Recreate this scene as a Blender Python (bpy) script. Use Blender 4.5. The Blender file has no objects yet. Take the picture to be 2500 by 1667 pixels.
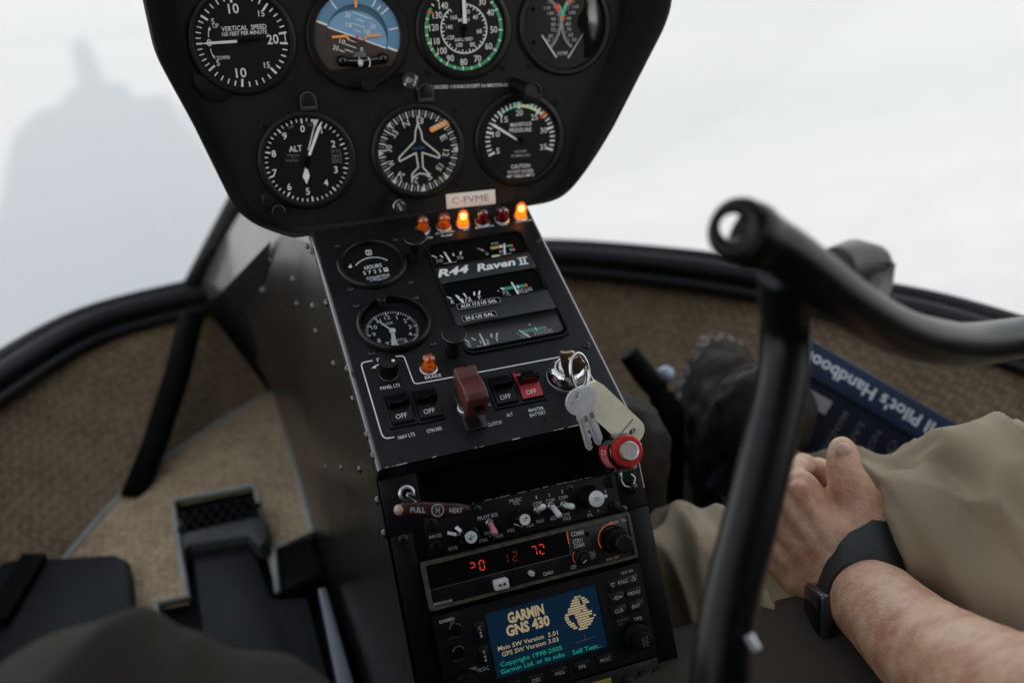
import bpy, bmesh, math, random
import numpy as np
from mathutils import Vector, Matrix, noise
from mathutils.bvhtree import BVHTree
rad = math.radians
S = bpy.context.scene
COL = S.collection
random.seed(4)

# ------------------------------------------------------------------ camera
cam = bpy.data.cameras.new('camera')
camo = bpy.data.objects.new('camera', cam); COL.objects.link(camo)
CR = ((0.94701, -0.31385, -0.06838), (-0.18306, -0.35243, -0.91776), (0.26394, 0.88164, -0.39121))
r0, r1, r2 = (Vector(v) for v in CR)
CAMP = Vector((-0.1745, -0.8014, 0.0795))
m = Matrix.Identity(4)
for i in range(3):
    m[i][0] = r0[i]; m[i][1] = -r1[i]; m[i][2] = -r2[i]; m[i][3] = CAMP[i]
camo.matrix_world = m
cam.lens = 35.0; cam.sensor_width = 36.0
cam.clip_start = 0.02; cam.clip_end = 6000
cam.dof.use_dof = True; cam.dof.focus_distance = 0.742; cam.dof.aperture_fstop = 3.2
cam.dof.aperture_blades = 9
S.camera = camo

# ------------------------------------------------------------------ sky, sun, exposure
SUN_EL, SUN_AZ = 10.0, 174.9            # low winter sun behind the cabin, slightly to its right
w = bpy.data.worlds.new('World'); S.world = w; w.use_nodes = True
nt = w.node_tree; bg = nt.nodes['Background']
sky = nt.nodes.new('ShaderNodeTexSky'); sky.sky_type = 'NISHITA'; sky.sun_disc = False
sky.sun_elevation = rad(SUN_EL); sky.sun_rotation = rad(SUN_AZ)
sky.air_density = 1.0; sky.dust_density = 1.5; sky.ozone_density = 1.0
hs = nt.nodes.new('ShaderNodeHueSaturation'); hs.inputs['Saturation'].default_value = .3
nt.links.new(sky.outputs[0], hs.inputs['Color']); nt.links.new(hs.outputs[0], bg.inputs[0]); bg.inputs[1].default_value = 0.15
sl = bpy.data.lights.new('sun', 'SUN'); sl.energy = 2.0; sl.angle = rad(0.5); sl.color = (1.0, 0.9, 0.76)
so = bpy.data.objects.new('sun', sl); COL.objects.link(so)
sd = Vector((math.sin(rad(SUN_AZ)) * math.cos(rad(SUN_EL)), math.cos(rad(SUN_AZ)) * math.cos(rad(SUN_EL)), math.sin(rad(SUN_EL))))
so.rotation_euler = sd.to_track_quat('Z', 'Y').to_euler(); so.location = sd * 30
S.view_settings.view_transform = 'Standard'; S.view_settings.look = 'None'
S.view_settings.gamma = 1.0; S.view_settings.use_curve_mapping = False
S.view_settings.exposure = 1.93
S.cycles.use_denoising = True
S.cycles.max_bounces = 8; S.cycles.transparent_max_bounces = 16
S.cycles.sample_clamp_indirect = 4.0

# ------------------------------------------------------------------ materials
MATS = {}
def mat(name, col, rough=.5, metal=0., spec=.5, bump=0., bscale=400., var=0., vscale=8., coat=0., emit=None, estr=0., wear=None, sheen=0.):
    if name in MATS: return MATS[name]
    mt = bpy.data.materials.new(name); mt.use_nodes = True
    n = mt.node_tree; b = n.nodes['Principled BSDF']
    b.inputs['Base Color'].default_value = (*col, 1); b.inputs['Roughness'].default_value = rough
    b.inputs['Metallic'].default_value = metal; b.inputs['Specular IOR Level'].default_value = spec
    b.inputs['Coat Weight'].default_value = coat
    if sheen: b.inputs['Sheen Weight'].default_value = sheen
    if emit: b.inputs['Emission Color'].default_value = (*emit, 1); b.inputs['Emission Strength'].default_value = estr
    tc = n.nodes.new('ShaderNodeTexCoord')
    if var:
        nz = n.nodes.new('ShaderNodeTexNoise'); nz.inputs['Scale'].default_value = vscale; nz.inputs['Detail'].default_value = 6
        n.links.new(tc.outputs['Object'], nz.inputs['Vector'])
        mr = n.nodes.new('ShaderNodeMapRange'); mr.inputs[1].default_value = .3; mr.inputs[2].default_value = .7
        mr.inputs[3].default_value = 1 - var; mr.inputs[4].default_value = 1 + var
        n.links.new(nz.outputs['Fac'], mr.inputs[0])
        mx = n.nodes.new('ShaderNodeVectorMath'); mx.operation = 'SCALE'; mx.inputs[0].default_value = col
        n.links.new(mr.outputs[0], mx.inputs['Scale']); n.links.new(mx.outputs[0], b.inputs['Base Color'])
        m2 = n.nodes.new('ShaderNodeMapRange'); m2.inputs[1].default_value = .3; m2.inputs[2].default_value = .7
        m2.inputs[3].default_value = max(.02, rough * (1 - .5 * var)); m2.inputs[4].default_value = min(1, rough * (1 + .5 * var))
        n.links.new(nz.outputs['Fac'], m2.inputs[0]); n.links.new(m2.outputs[0], b.inputs['Roughness'])
    if bump:
        nb = n.nodes.new('ShaderNodeTexNoise'); nb.inputs['Scale'].default_value = bscale; nb.inputs['Detail'].default_value = 3
        n.links.new(tc.outputs['Object'], nb.inputs['Vector'])
        bp = n.nodes.new('ShaderNodeBump'); bp.inputs['Strength'].default_value = bump; bp.inputs['Distance'].default_value = .0006
        n.links.new(nb.outputs['Fac'], bp.inputs['Height']); n.links.new(bp.outputs[0], b.inputs['Normal'])
    MATS[name] = mt
    return mt
def carpet_mat(name, col, dark):
    mt = bpy.data.materials.new(name); mt.use_nodes = True; n = mt.node_tree; b = n.nodes['Principled BSDF']
    b.inputs['Roughness'].default_value = 1; b.inputs['Specular IOR Level'].default_value = .1
    b.inputs['Sheen Weight'].default_value = .15
    tc = n.nodes.new('ShaderNodeTexCoord')
    vo = n.nodes.new('ShaderNodeTexVoronoi'); vo.inputs['Scale'].default_value = 105; vo.inputs['Randomness'].default_value = .45
    nz = n.nodes.new('ShaderNodeTexNoise'); nz.inputs['Scale'].default_value = 9; nz.inputs['Detail'].default_value = 9; nz.inputs['Roughness'].default_value = .7
    for q in (vo, nz): n.links.new(tc.outputs['Object'], q.inputs['Vector'])
    ml = n.nodes.new('ShaderNodeMath'); ml.operation = 'SUBTRACT'; ml.inputs[0].default_value = 1.0
    n.links.new(vo.outputs['Distance'], ml.inputs[1])
    a = n.nodes.new('ShaderNodeMath'); a.operation = 'MULTIPLY_ADD'; a.inputs[1].default_value = .75
    n.links.new(ml.outputs[0], a.inputs[0])
    m2 = n.nodes.new('ShaderNodeMath'); m2.operation = 'MULTIPLY_ADD'; m2.inputs[1].default_value = .9; m2.inputs[2].default_value = -.42
    n.links.new(nz.outputs['Fac'], m2.inputs[0]); n.links.new(m2.outputs[0], a.inputs[2])
    cr = n.nodes.new('ShaderNodeValToRGB'); cr.color_ramp.elements[0].position = .15; cr.color_ramp.elements[1].position = .75
    cr.color_ramp.elements[0].color = (*dark, 1); cr.color_ramp.elements[1].color = (*col, 1)
    n.links.new(a.outputs[0], cr.inputs[0]); n.links.new(cr.outputs[0], b.inputs['Base Color'])
    bp = n.nodes.new('ShaderNodeBump'); bp.inputs['Strength'].default_value = .6; bp.inputs['Distance'].default_value = .003
    n.links.new(ml.outputs[0], bp.inputs['Height']); n.links.new(bp.outputs[0], b.inputs['Normal'])
    MATS[name] = mt; return mt
def lens_mat(name, col, gl=.12, rough=.04, fk=.6):
    mt = bpy.data.materials.new(name); mt.use_nodes = True; n = mt.node_tree
    out = n.nodes['Material Output']; n.nodes.remove(n.nodes['Principled BSDF'])
    tr = n.nodes.new('ShaderNodeBsdfTransparent'); tr.inputs[0].default_value = (*col, 1)
    g = n.nodes.new('ShaderNodeBsdfGlossy'); g.inputs['Roughness'].default_value = rough
    fr = n.nodes.new('ShaderNodeLayerWeight'); fr.inputs[0].default_value = .25
    ma = n.nodes.new('ShaderNodeMath'); ma.operation = 'MULTIPLY_ADD'; ma.inputs[1].default_value = fk; ma.inputs[2].default_value = gl
    n.links.new(fr.outputs['Fresnel'], ma.inputs[0])
    mx = n.nodes.new('ShaderNodeMixShader'); n.links.new(ma.outputs[0], mx.inputs[0]); n.links.new(tr.outputs[0], mx.inputs[1]); n.links.new(g.outputs[0], mx.inputs[2])
    n.links.new(mx.outputs[0], out.inputs[0]); MATS[name] = mt; return mt

PANEL = mat('panel_paint', (0.00635, 0.00737, 0.00686), .5, bump=.25, bscale=900, var=.25, vscale=14, spec=0.22)
CONS = mat('console_paint', (0.00394, 0.00476, 0.00558), 0.45, bump=.12, bscale=1200, var=.25, vscale=18, spec=0.3)
SIDE = mat('side_paint', (.0100, .0080, .0056), 0.27, var=.12, vscale=5, spec=0.38, bump=.04, bscale=30)
RIMM = mat('hood_vinyl', (0.00610, 0.00635, 0.00585), .55, bump=.3, bscale=700, var=.2, spec=0.25)
BLACK = mat('black_plastic', (0.00356, 0.00397, 0.00381), .42, var=.2, vscale=40, spec=0.3)
MATT = mat('matt_black', (0.00240, 0.00270, 0.00270), .7, spec=0.06)
DIAL = mat('dial_black', (0.00344, 0.00418, 0.00418), .45, var=.15, spec=0.25)
GLOSSB = mat('gloss_black', (0.00420, 0.00455, 0.00490), .12)
WHITE = mat('white_print', (.78, .8, .78), .6)
CREAM = mat('cream_print', (.62, .62, .58), .6)
DIMW = mat('worn_print', (.4, .41, .4), .6)
GREY = mat('grey_print', (.16, .17, .17), .6)
GREEN = mat('green_print', (.045, .33, .13), .6)
TEAL = mat('teal_print', (.05, .55, .36), .6)
YEL = mat('pale_yellow_print', (.72, .8, .32), .6)
OCHRE = mat('ochre_print', (.55, .36, .09), .6)
RED = mat('red_print', (.8, .075, .02), .6)
ORANGE = mat('orange_print', (.9, .36, .09), .55)
SKYB = mat('sky_blue_print', (.19, .36, .56), .6, var=.06, vscale=60)
SKYD = mat('ring_blue_print', (.11, .25, .40), .6)
EARTH = mat('earth_brown_print', (.045, .028, .02), .7, var=.15, vscale=50)
CHROME = mat('chrome', (.72, .72, .72), .16, 1., var=.25, vscale=120)
STEEL = mat('brushed_steel', (.62, .63, .66), .34, 1., var=.2, vscale=200)
KEYM = mat('nickel_key', (.74, .77, .82), .5, .45, bump=.2, bscale=900, var=.12, vscale=150)
BRASS = mat('bronze_key', (.36, .23, .15), .34, 1., var=.25, vscale=180)
SCREWM = mat('dark_screw', (.05, .052, .055), .3, .8, var=.3, vscale=300)
RIVM = mat('rivet_head', (.09, .085, .075), .3, .8, var=.3, vscale=300)
WEAR = mat('worn_metal', (.6, .56, .5), .4, .7)
TANW = mat('worn_tan_edge', (.105, .095, .074), .5, .2, var=.4, vscale=250)
MAROON = mat('maroon_plastic', (.095, .021, .017), .42, var=.3, vscale=60, bump=.15, bscale=500)
DMAR = mat('dark_maroon', (.026, .0035, .005), .35, var=.2, vscale=60)
REDP = mat('red_rocker', (.50, .028, .042), .45)
REDA = mat('red_anodised', (.60, .024, .022), .28, .35, var=.1, vscale=200)
TAGM = mat('pale_tag_plastic', (.86, .835, .64), .42, var=.06, vscale=120, bump=.1, bscale=300)
PINK = mat('pink_sleeve', (.62, .22, .27), .45, var=.15, vscale=300)
WSLV = mat('white_sleeve', (.74, .75, .74), .4, var=.1, vscale=300)
PLATE = mat('blue_black_plate', (.0062, .0082, .0108), .5, var=.2, vscale=12, spec=0.1)
RUBBER = mat('black_rubber', (.003, .0032, .0033), 0.5, var=.25, vscale=10, spec=0.22)
TRIM = mat('grey_binding', (.30, .315, .30), .8, var=.15, vscale=30)
SKIN = mat('skin', (.60, .345, .21), .5)
def skin_nodes(mt):
    n = mt.node_tree; b = n.nodes['Principled BSDF']; tc = n.nodes.new('ShaderNodeTexCoord')
    n1 = n.nodes.new('ShaderNodeTexNoise'); n1.inputs['Scale'].default_value = 38; n1.inputs['Detail'].default_value = 5; n1.inputs['Roughness'].default_value = .65
    n2 = n.nodes.new('ShaderNodeTexVoronoi'); n2.inputs['Scale'].default_value = 420
    n3 = n.nodes.new('ShaderNodeTexNoise'); n3.inputs['Scale'].default_value = 150; n3.inputs['Detail'].default_value = 4
    for q in (n1, n2, n3): n.links.new(tc.outputs['Object'], q.inputs['Vector'])
    cr = n.nodes.new('ShaderNodeValToRGB'); e = cr.color_ramp.elements
    e[0].position = .33; e[0].color = (.44, .195, .115, 1); e[1].position = .62; e[1].color = (.66, .40, .255, 1)
    n.links.new(n1.outputs['Fac'], cr.inputs[0]); n.links.new(cr.outputs[0], b.inputs['Base Color'])
    ad = n.nodes.new('ShaderNodeMath'); ad.operation = 'ADD'; n.links.new(n2.outputs['Distance'], ad.inputs[0]); n.links.new(n3.outputs['Fac'], ad.inputs[1])
    bp = n.nodes.new('ShaderNodeBump'); bp.inputs['Strength'].default_value = .5; bp.inputs['Distance'].default_value = .0007
    n.links.new(ad.outputs[0], bp.inputs['Height']); n.links.new(bp.outputs[0], b.inputs['Normal'])
    b.inputs['Subsurface Weight'].default_value = .12; b.inputs['Subsurface Radius'].default_value = (.01, .004, .002); b.inputs['Subsurface Scale'].default_value = .4
skin_nodes(SKIN)
KHAKI = mat('khaki_cloth', (.35, .278, .190), .9, bump=.3, bscale=600, var=.12, vscale=8, sheen=0.05, spec=0.1)
DARKC = mat('dark_cloth', (.034, .0285, .022), .95, bump=.3, bscale=600, var=.2, vscale=9, sheen=0.0, spec=0.1)
LEATHER = mat('boot_leather', (.024, .019, .014), 0.8, var=.5, vscale=18, bump=.4, bscale=120, spec=0.15)
SNOWY = mat('snow_crumbs', (.50, .50, .50), .7)
NAVY = mat('navy_cover', (.012, .026, .060), .6, var=.15, vscale=20, spec=0.2)
NAVYD = mat('navy_shaded', (.006, .009, .016), .7, spec=0.1)  # darker copy of the cover navy: shade on the front face put into colour
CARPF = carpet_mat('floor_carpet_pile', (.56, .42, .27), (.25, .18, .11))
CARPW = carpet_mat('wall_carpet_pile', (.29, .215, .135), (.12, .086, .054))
AMBL = lens_mat('amber_lens', (1., .50, .10)); REDL = lens_mat('red_lens', (.62, .03, .03)); CLEAR = lens_mat('clear_cover', (.93, .95, .95), .05, .02)
SMOKE = lens_mat('clear_plastic_guard', (.70, .69, .63), .20, .18)
SCREEN = lens_mat('windscreen_glass', (.97, .98, .98), .0, .0, .05)
AMBI = mat('amber_core', (.9, .52, .16), .4)
REDI = mat('red_core', (.35, .02, .025), .4)
AMBLIT = mat('amber_glow', (.9, .3, .05), .4, emit=(1., .30, .045), estr=.45)
BULB = mat('lit_bulb', (1, .9, .7), .4, emit=(1., .74, .38), estr=3.5)
LED = mat('red_segments', (.3, .02, .01), .5, emit=(1., .055, .012), estr=.16)
LEDD = mat('dim_red_segments', (.15, .01, .01), .5, emit=(1., .05, .012), estr=.016)
KLIT = mat('orange_edge_light', (.6, .15, .05), .5, emit=(1., .17, .035), estr=.05)
LCD = mat('display_blue', (.005, .01, .02), .3, emit=(.007, .042, .095), estr=.066, spec=.2)
LCDT = mat('display_tan', (.1, .08, .05), .5, emit=(.50, .40, .235), estr=.15)
LCDG = mat('display_teal', (.0, .05, .04), .5, emit=(.02, .40, .27), estr=.13)
YTAG = mat('yellow_label', (.50, .40, .04), .6)

# ------------------------------------------------------------------ mesh helpers (panel work in millimetres)
_tc = {}
def glyphs(s, bold, shear):
    k = (s, bold, shear)
    if k in _tc: return _tc[k]
    cu = bpy.data.curves.new('t', 'FONT'); cu.body = s; cu.size = 1; cu.resolution_u = 2; cu.offset = bold; cu.shear = shear; cu.fill_mode = 'FRONT'
    o = bpy.data.objects.new('t', cu); me = o.to_mesh()
    vs = [(v.co.x, v.co.y) for v in me.vertices]; fs = [tuple(p.vertices) for p in me.polygons]
    o.to_mesh_clear(); bpy.data.objects.remove(o); bpy.data.curves.remove(cu)
    _tc[k] = (vs, fs); return _tc[k]
CAPH = None
class MB:
    def __init__(s): s.v = []; s.f = []; s.mi = []; s.m = 0
    def add(s, vs, fs, M=None):
        b = len(s.v)
        s.v += [tuple(M @ Vector(p)) for p in vs] if M is not None else [tuple(p) for p in vs]
        for f in fs: s.f.append(tuple(b + i for i in f)); s.mi.append(s.m)
        return s
    def quad(s, a, b, c, d): return s.add([a, b, c, d], [(0, 1, 2, 3)])
    def poly(s, pts, z=0.): return s.add([(p[0], p[1], z) for p in pts], [tuple(range(len(pts)))])
    def rect(s, x0, y0, x1, y1, z=0.): return s.poly([(x0, y0), (x1, y0), (x1, y1), (x0, y1)], z)
    def line(s, p, q, wd, z=.3):
        d = Vector((q[0] - p[0], q[1] - p[1])); L = d.length or 1e-6; nx, ny = -d.y / L * wd / 2, d.x / L * wd / 2
        return s.poly([(p[0] - nx, p[1] - ny), (q[0] - nx, q[1] - ny), (q[0] + nx, q[1] + ny), (p[0] + nx, p[1] + ny)], z)
    def pline(s, pts, wd, z=.3):
        for i in range(len(pts) - 1):
            s.line(pts[i], pts[i + 1], wd, z + i * .004)
            if i: s.disc(pts[i], wd / 2, z + .05 + i * .004, 8)
        return s
    def tick(s, a, r0, r1, wd, z=.7, c=(0, 0)):
        ca, sa = math.cos(rad(a)), math.sin(rad(a))
        return s.line((c[0] + ca * r0, c[1] + sa * r0), (c[0] + ca * r1, c[1] + sa * r1), wd, z)
    def disc(s, c, r, z, n=32): return s.poly([(c[0] + r * math.cos(2 * math.pi * i / n), c[1] + r * math.sin(2 * math.pi * i / n)) for i in range(n)], z)
    def arc(s, c, r0, r1, a0, a1, z=.7, n=40):
        vs = []; fs = []
        for i in range(n + 1):
            a = rad(a0 + (a1 - a0) * i / n); vs += [(c[0] + r0 * math.cos(a), c[1] + r0 * math.sin(a), z), (c[0] + r1 * math.cos(a), c[1] + r1 * math.sin(a), z)]
            if i: fs.append((2 * i - 2, 2 * i - 1, 2 * i + 1, 2 * i))
        return s.add(vs, [f if a1 < a0 else f[::-1] for f in fs] if False else fs)
    def lathe(s, prof, c=(0, 0, 0), n=40, M=None, cap0=False, cap1=False):
        vs = []; fs = []
        for r, z in prof:
            for i in range(n): a = 2 * math.pi * i / n; vs.append((c[0] + r * math.cos(a), c[1] + r * math.sin(a), c[2] + z))
        k = len(prof)
        for j in range(k - 1):
            for i in range(n): i2 = (i + 1) % n; fs.append((j * n + i, j * n + i2, (j + 1) * n + i2, (j + 1) * n + i))
        if cap0: fs.append(tuple(range(n))[::-1])
        if cap1: fs.append(tuple((k - 1) * n + i for i in range(n)))
        return s.add(vs, fs, M)
    def cyl(s, c, r, z0, z1, n=32, bev=.6, M=None, r1=None):
        r1 = r if r1 is None else r1
        return s.lathe([(r, z0), (r1, z1 - bev), (max(r1 - bev, .01), z1)], (c[0], c[1], 0), n, M, True, True)
    def box(s, x0, y0, z0, x1, y1, z1, bev=0., M=None, seg=2):
        bm = bmesh.new(); bmesh.ops.create_cube(bm, size=1)
        for v in bm.verts: v.co = Vector(((x0 + x1) / 2 + v.co.x * (x1 - x0), (y0 + y1) / 2 + v.co.y * (y1 - y0), (z0 + z1) / 2 + v.co.z * (z1 - z0)))
        if bev: bmesh.ops.bevel(bm, geom=bm.edges[:], offset=bev, segments=seg, profile=.5, affect='EDGES')
        return s.bm(bm, M)
    def prism(s, pts, z0, z1, bev=0., M=None, seg=2, top_only=True):
        bm = bmesh.new(); vs = [bm.verts.new((p[0], p[1], z0)) for p in pts]; f = bm.faces.new(vs)
        if f.normal.z == 0: f.normal_update()
        f.normal_update()
        if f.normal.z > 0: f.normal_flip()
        r = bmesh.ops.extrude_face_region(bm, geom=[f]); tv = [g for g in r['geom'] if isinstance(g, bmesh.types.BMVert)]
        for v in tv: v.co.z = z1
        bmesh.ops.recalc_face_normals(bm, faces=bm.faces[:])
        if bev:
            ed = [e for e in bm.edges if all(abs(v.co.z - z1) < 1e-6 for v in e.verts)] if top_only else bm.edges[:]
            bmesh.ops.bevel(bm, geom=ed, offset=bev, segments=seg, profile=.5, affect='EDGES')
        return s.bm(bm, M)
    def bm(s, bm, M=None):
        bm.verts.index_update(); s.add([v.co[:] for v in bm.verts], [tuple(v.index for v in f.verts) for f in bm.faces], M); bm.free(); return s
    def tube(s, pts, r, n=12, cap=True, up=None):
        pts = [Vector(p) for p in pts]; k = len(pts); rs = r if isinstance(r, (list, tuple)) else [r] * k
        t0 = (pts[1] - pts[0]).normalized(); ref = Vector(up) if up else (Vector((0, 0, 1)) if abs(t0.z) < .9 else Vector((1, 0, 0)))
        vs = []; fs = []; nrm = (ref - ref.dot(t0) * t0).normalized()
        for i, p in enumerate(pts):
            t = (pts[min(i + 1, k - 1)] - pts[max(i - 1, 0)]).normalized(); nrm = (nrm - nrm.dot(t) * t).normalized(); bn = t.cross(nrm)
            for j in range(n): a = 2 * math.pi * j / n; vs.append(tuple(p + (nrm * math.cos(a) + bn * math.sin(a)) * rs[i]))
        for i in range(k - 1):
            for j in range(n): j2 = (j + 1) % n; fs.append((i * n + j, i * n + j2, (i + 1) * n + j2, (i + 1) * n + j))
        if cap: fs += [tuple(range(n))[::-1], tuple((k - 1) * n + j for j in range(n))]
        return s.add(vs, fs)
    def sph(s, c, r, n=16, M=None, sz=1.):
        bm = bmesh.new(); bmesh.ops.create_uvsphere(bm, u_segments=n, v_segments=max(6, n // 2), radius=r)
        for v in bm.verts: v.co.z *= sz; v.co += Vector(c)
        return s.bm(bm, M)
    def text(s, t, cx, cy, h, wd=None, z=.3, rot=0., bold=.007, shear=0., M=None, mirror=False):
        global CAPH
        if CAPH is None:
            q = glyphs('H', 0., 0.)[0]; CAPH = max(v[1] for v in q) - min(v[1] for v in q)
        vs, fs = glyphs(t, bold, shear)
        if not vs: return s
        x0 = min(v[0] for v in vs); x1 = max(v[0] for v in vs); k = h / CAPH
        kx = k if wd is None else wd / (x1 - x0)
        c, sn = math.cos(rad(rot)), math.sin(rad(rot)); out = []
        for x, y in vs:
            X = (x - (x0 + x1) / 2) * kx; Y = (y - CAPH / 2) * k
            out.append((cx + X * c - Y * sn, cy + X * sn + Y * c, z))
        return s.add(out, fs, M)
    def t2(s, t, p, q, h, **k):
        """text whose left and right ends sit at p and q"""
        d = Vector((q[0] - p[0], q[1] - p[1])); return s.text(t, (p[0] + q[0]) / 2, (p[1] + q[1]) / 2, h, d.length, rot=math.degrees(math.atan2(d.y, d.x)), **k)
    def build(s, name, mats, parent=None, scale=.001, smooth=40, weld=False):
        me = bpy.data.meshes.new(name)
        me.from_pydata([tuple(c * scale for c in v) for v in s.v], [], s.f)
        for q in (mats if isinstance(mats, (list, tuple)) else [mats]): me.materials.append(q)
        for p, i in zip(me.polygons, s.mi): p.material_index = i; p.use_smooth = bool(smooth)
        if smooth: me.set_sharp_from_angle(angle=rad(smooth))
        me.update()
        o = bpy.data.objects.new(name, me); COL.objects.link(o)
        if parent: o.parent = parent
        return o
def tag(o, label=None, cat=None, group=None, kind=None):
    if label: o['label'] = label
    if cat: o['category'] = cat
    if group: o['group'] = group
    if kind: o['kind'] = kind
    return o
def empty(name, label, cat, M=None, group=None):
    o = bpy.data.objects.new(name, None); COL.objects.link(o); o.empty_display_size = .01
    if M is not None: o.matrix_world = M
    return tag(o, label, cat, group)
def copypart(o, parent, loc):
    c = o.copy(); COL.objects.link(c); c.parent = parent; c.location = loc; return c

class Plane:
    def __init__(s, o, rows, roll=0., k=1.):
        s.k = k; s.o = Vector(o); s.x, s.y, s.n = (Vector([r[i] for r in rows]) for i in range(3))
        s.R = Matrix.Rotation(rad(roll), 3, 'Z')
    def pos(s, x, y, h=0.): return s.o + (s.x * x + s.y * y + s.n * h) * (.001 * s.k)
    def M(s, x, y, h=0., rot=0.):
        A = Matrix((s.x, s.y, s.n)).transposed() @ s.R @ Matrix.Rotation(rad(rot), 3, 'Z')
        M = (A * s.k).to_4x4(); M.translation = s.pos(x, y, h); return M
P1 = Plane((0.00915, 0.04007, -0.00398), ((.99769, .06443, -.02146), (-.02591, .06907, -.99728), (-.06277, .99553, .07058)), 1.8, 1.05)
P1R = Plane((0.00915, 0.04007, -0.00398), ((.99769, .06443, -.02146), (-.02591, .06907, -.99728), (-.06277, .99553, .07058)), 0., 1.05)
P2 = Plane((0, -.14, -.2368), ((1, 0, 0), (0, .89564, -.44478), (0, .44478, .89564)))
P3 = Plane((0, -.2008, -.3039), ((1, 0, 0), (0, .41997, -.90754), (0, .90754, .41997)))
def at(pl, name, label, cat, x, y, h=0., rot=0., group=None): return empty(name, label, cat, pl.M(x, y, h, rot), group)

# ================================================================== setting: snow field
def axis(n, rng):
    out = []
    for i in range(-n, n + 1):
        t = i / n; out.append(math.copysign(abs(t) ** 2.6 * rng + abs(t) * 12, t))
    return out
GZ = -1.32
xs = axis(110, 2500); ys = axis(110, 2500)
vs = []; fs = []
for y in ys:
    for x in xs:
        d = math.hypot(x, y)
        k = 1 / (1 + (d / 60) ** 2)
        z = GZ + .05 * k * noise.noise((x * .35, y * .35, 1.2)) + .02 * k * noise.noise((x * 1.4, y * 1.4, 5.))
        vs.append((x, y, z))
N = len(xs)
for j in range(N - 1):
    for i in range(N - 1): fs.append((j * N + i, j * N + i + 1, (j + 1) * N + i + 1, (j + 1) * N + i))
snowm = bpy.data.materials.new('snow'); snowm.use_nodes = True
n = snowm.node_tree; b = n.nodes['Principled BSDF']; b.inputs['Base Color'].default_value = (.50, .502, .502, 1); b.inputs['Roughness'].default_value = .75; b.inputs['Specular IOR Level'].default_value = .2
tc = n.nodes.new('ShaderNodeTexCoord'); nz = n.nodes.new('ShaderNodeTexNoise'); nz.inputs['Scale'].default_value = 2.2; nz.inputs['Detail'].default_value = 7
bp = n.nodes.new('ShaderNodeBump'); bp.inputs['Strength'].default_value = .2; bp.inputs['Distance'].default_value = .05
n.links.new(tc.outputs['Object'], nz.inputs['Vector']); n.links.new(nz.outputs['Fac'], bp.inputs['Height']); n.links.new(bp.outputs[0], b.inputs['Normal'])
mb = MB(); mb.add(vs, fs); g = mb.build('snow_ground', snowm, scale=1, smooth=180); tag(g, 'bright snow-covered ground outside the windscreen', 'snow', kind='structure')
# ================================================================== setting: cabin shell
SILL = [(-.66, -.25, -.40), (-.60, .12, -.405), (-.545, .35, -.412), (-.470, .528, -.42), (-.367, .672, -.42), (-.219, .722, -.42), (-.08, .735, -.42), (.08, .72, -.42), (.215, .68, -.42), (.334, .622, -.42), (.456, .505, -.42), (.546, .390, -.42), (.615, .26, -.42), (.67, .117, -.415), (.70, -.10, -.41), (.70, -.30, -.40)]
CREASE = [(-.56, -.25, -.6), (-.50, .10, -.6), (-.455, .25, -.6), (-.413, .35, -.6), (-.352, .475, -.6), (-.25, .60, -.6), (-.127, .704, -.6), (.0, .715, -.6), (.13, .66, -.6), (.25, .57, -.6), (.35, .46, -.6), (.42, .34, -.6), (.47, .22, -.6), (.52, .08, -.6), (.56, -.10, -.6), (.57, -.30, -.6)]
def smoothcurve(P, k=6):
    P = [Vector(p) for p in P]; out = []
    for i in range(len(P) - 1):
        p0, p1, p2, p3 = P[max(i - 1, 0)], P[i], P[i + 1], P[min(i + 2, len(P) - 1)]
        for j in range(k):
            t = j / k; out.append(.5 * ((2 * p1) + (p2 - p0) * t + (2 * p0 - 5 * p1 + 4 * p2 - p3) * t * t + (3 * p1 - p0 - 3 * p2 + p3) * t ** 3))
    out.append(P[-1]); return out
sc_, cc_ = smoothcurve(SILL), smoothcurve(CREASE)
# carpeted footwell wall between the floor crease and the sill
vs = []; fs = []; K = 7
for i, (a, c) in enumerate(zip(cc_, sc_)):
    for j in range(K):
        t = j / (K - 1); p = a.lerp(c, t); bulge = .03 * math.sin(math.pi * t); o_ = Vector((p.x, p.y - .1, 0)).normalized() * bulge; vs.append(tuple(p + o_))
for i in range(len(cc_) - 1):
    for j in range(K - 1): fs.append((i * K + j, (i + 1) * K + j, (i + 1) * K + j + 1, i * K + j + 1))
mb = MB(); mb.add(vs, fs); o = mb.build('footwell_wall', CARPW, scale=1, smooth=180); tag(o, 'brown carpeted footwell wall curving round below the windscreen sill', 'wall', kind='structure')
# outer skin of the nose so that the shell has a back
mb = MB(); vs2 = [tuple(Vector(v) + Vector((v[0] * .06, .04, -.03))) for v in vs]; mb.add(vs2, [f[::-1] for f in fs]); o = mb.build('nose_skin', mat('white_paint', (.7, .7, .7), .3), scale=1, smooth=180); tag(o, 'painted outer skin of the cabin nose', 'cabin nose', kind='structure')
# floor pan
mb = MB(); pts = [(p.x, p.y) for p in cc_] + [(.66, -.35), (.66, -1.9), (-.66, -1.9), (-.66, -.30)]
mb.prism(pts[::-1], -.63, -.603); o = mb.build('cabin_floor', MATT, scale=1, smooth=0); tag(o, 'dark cabin floor pan', 'floor', kind='structure')
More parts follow.
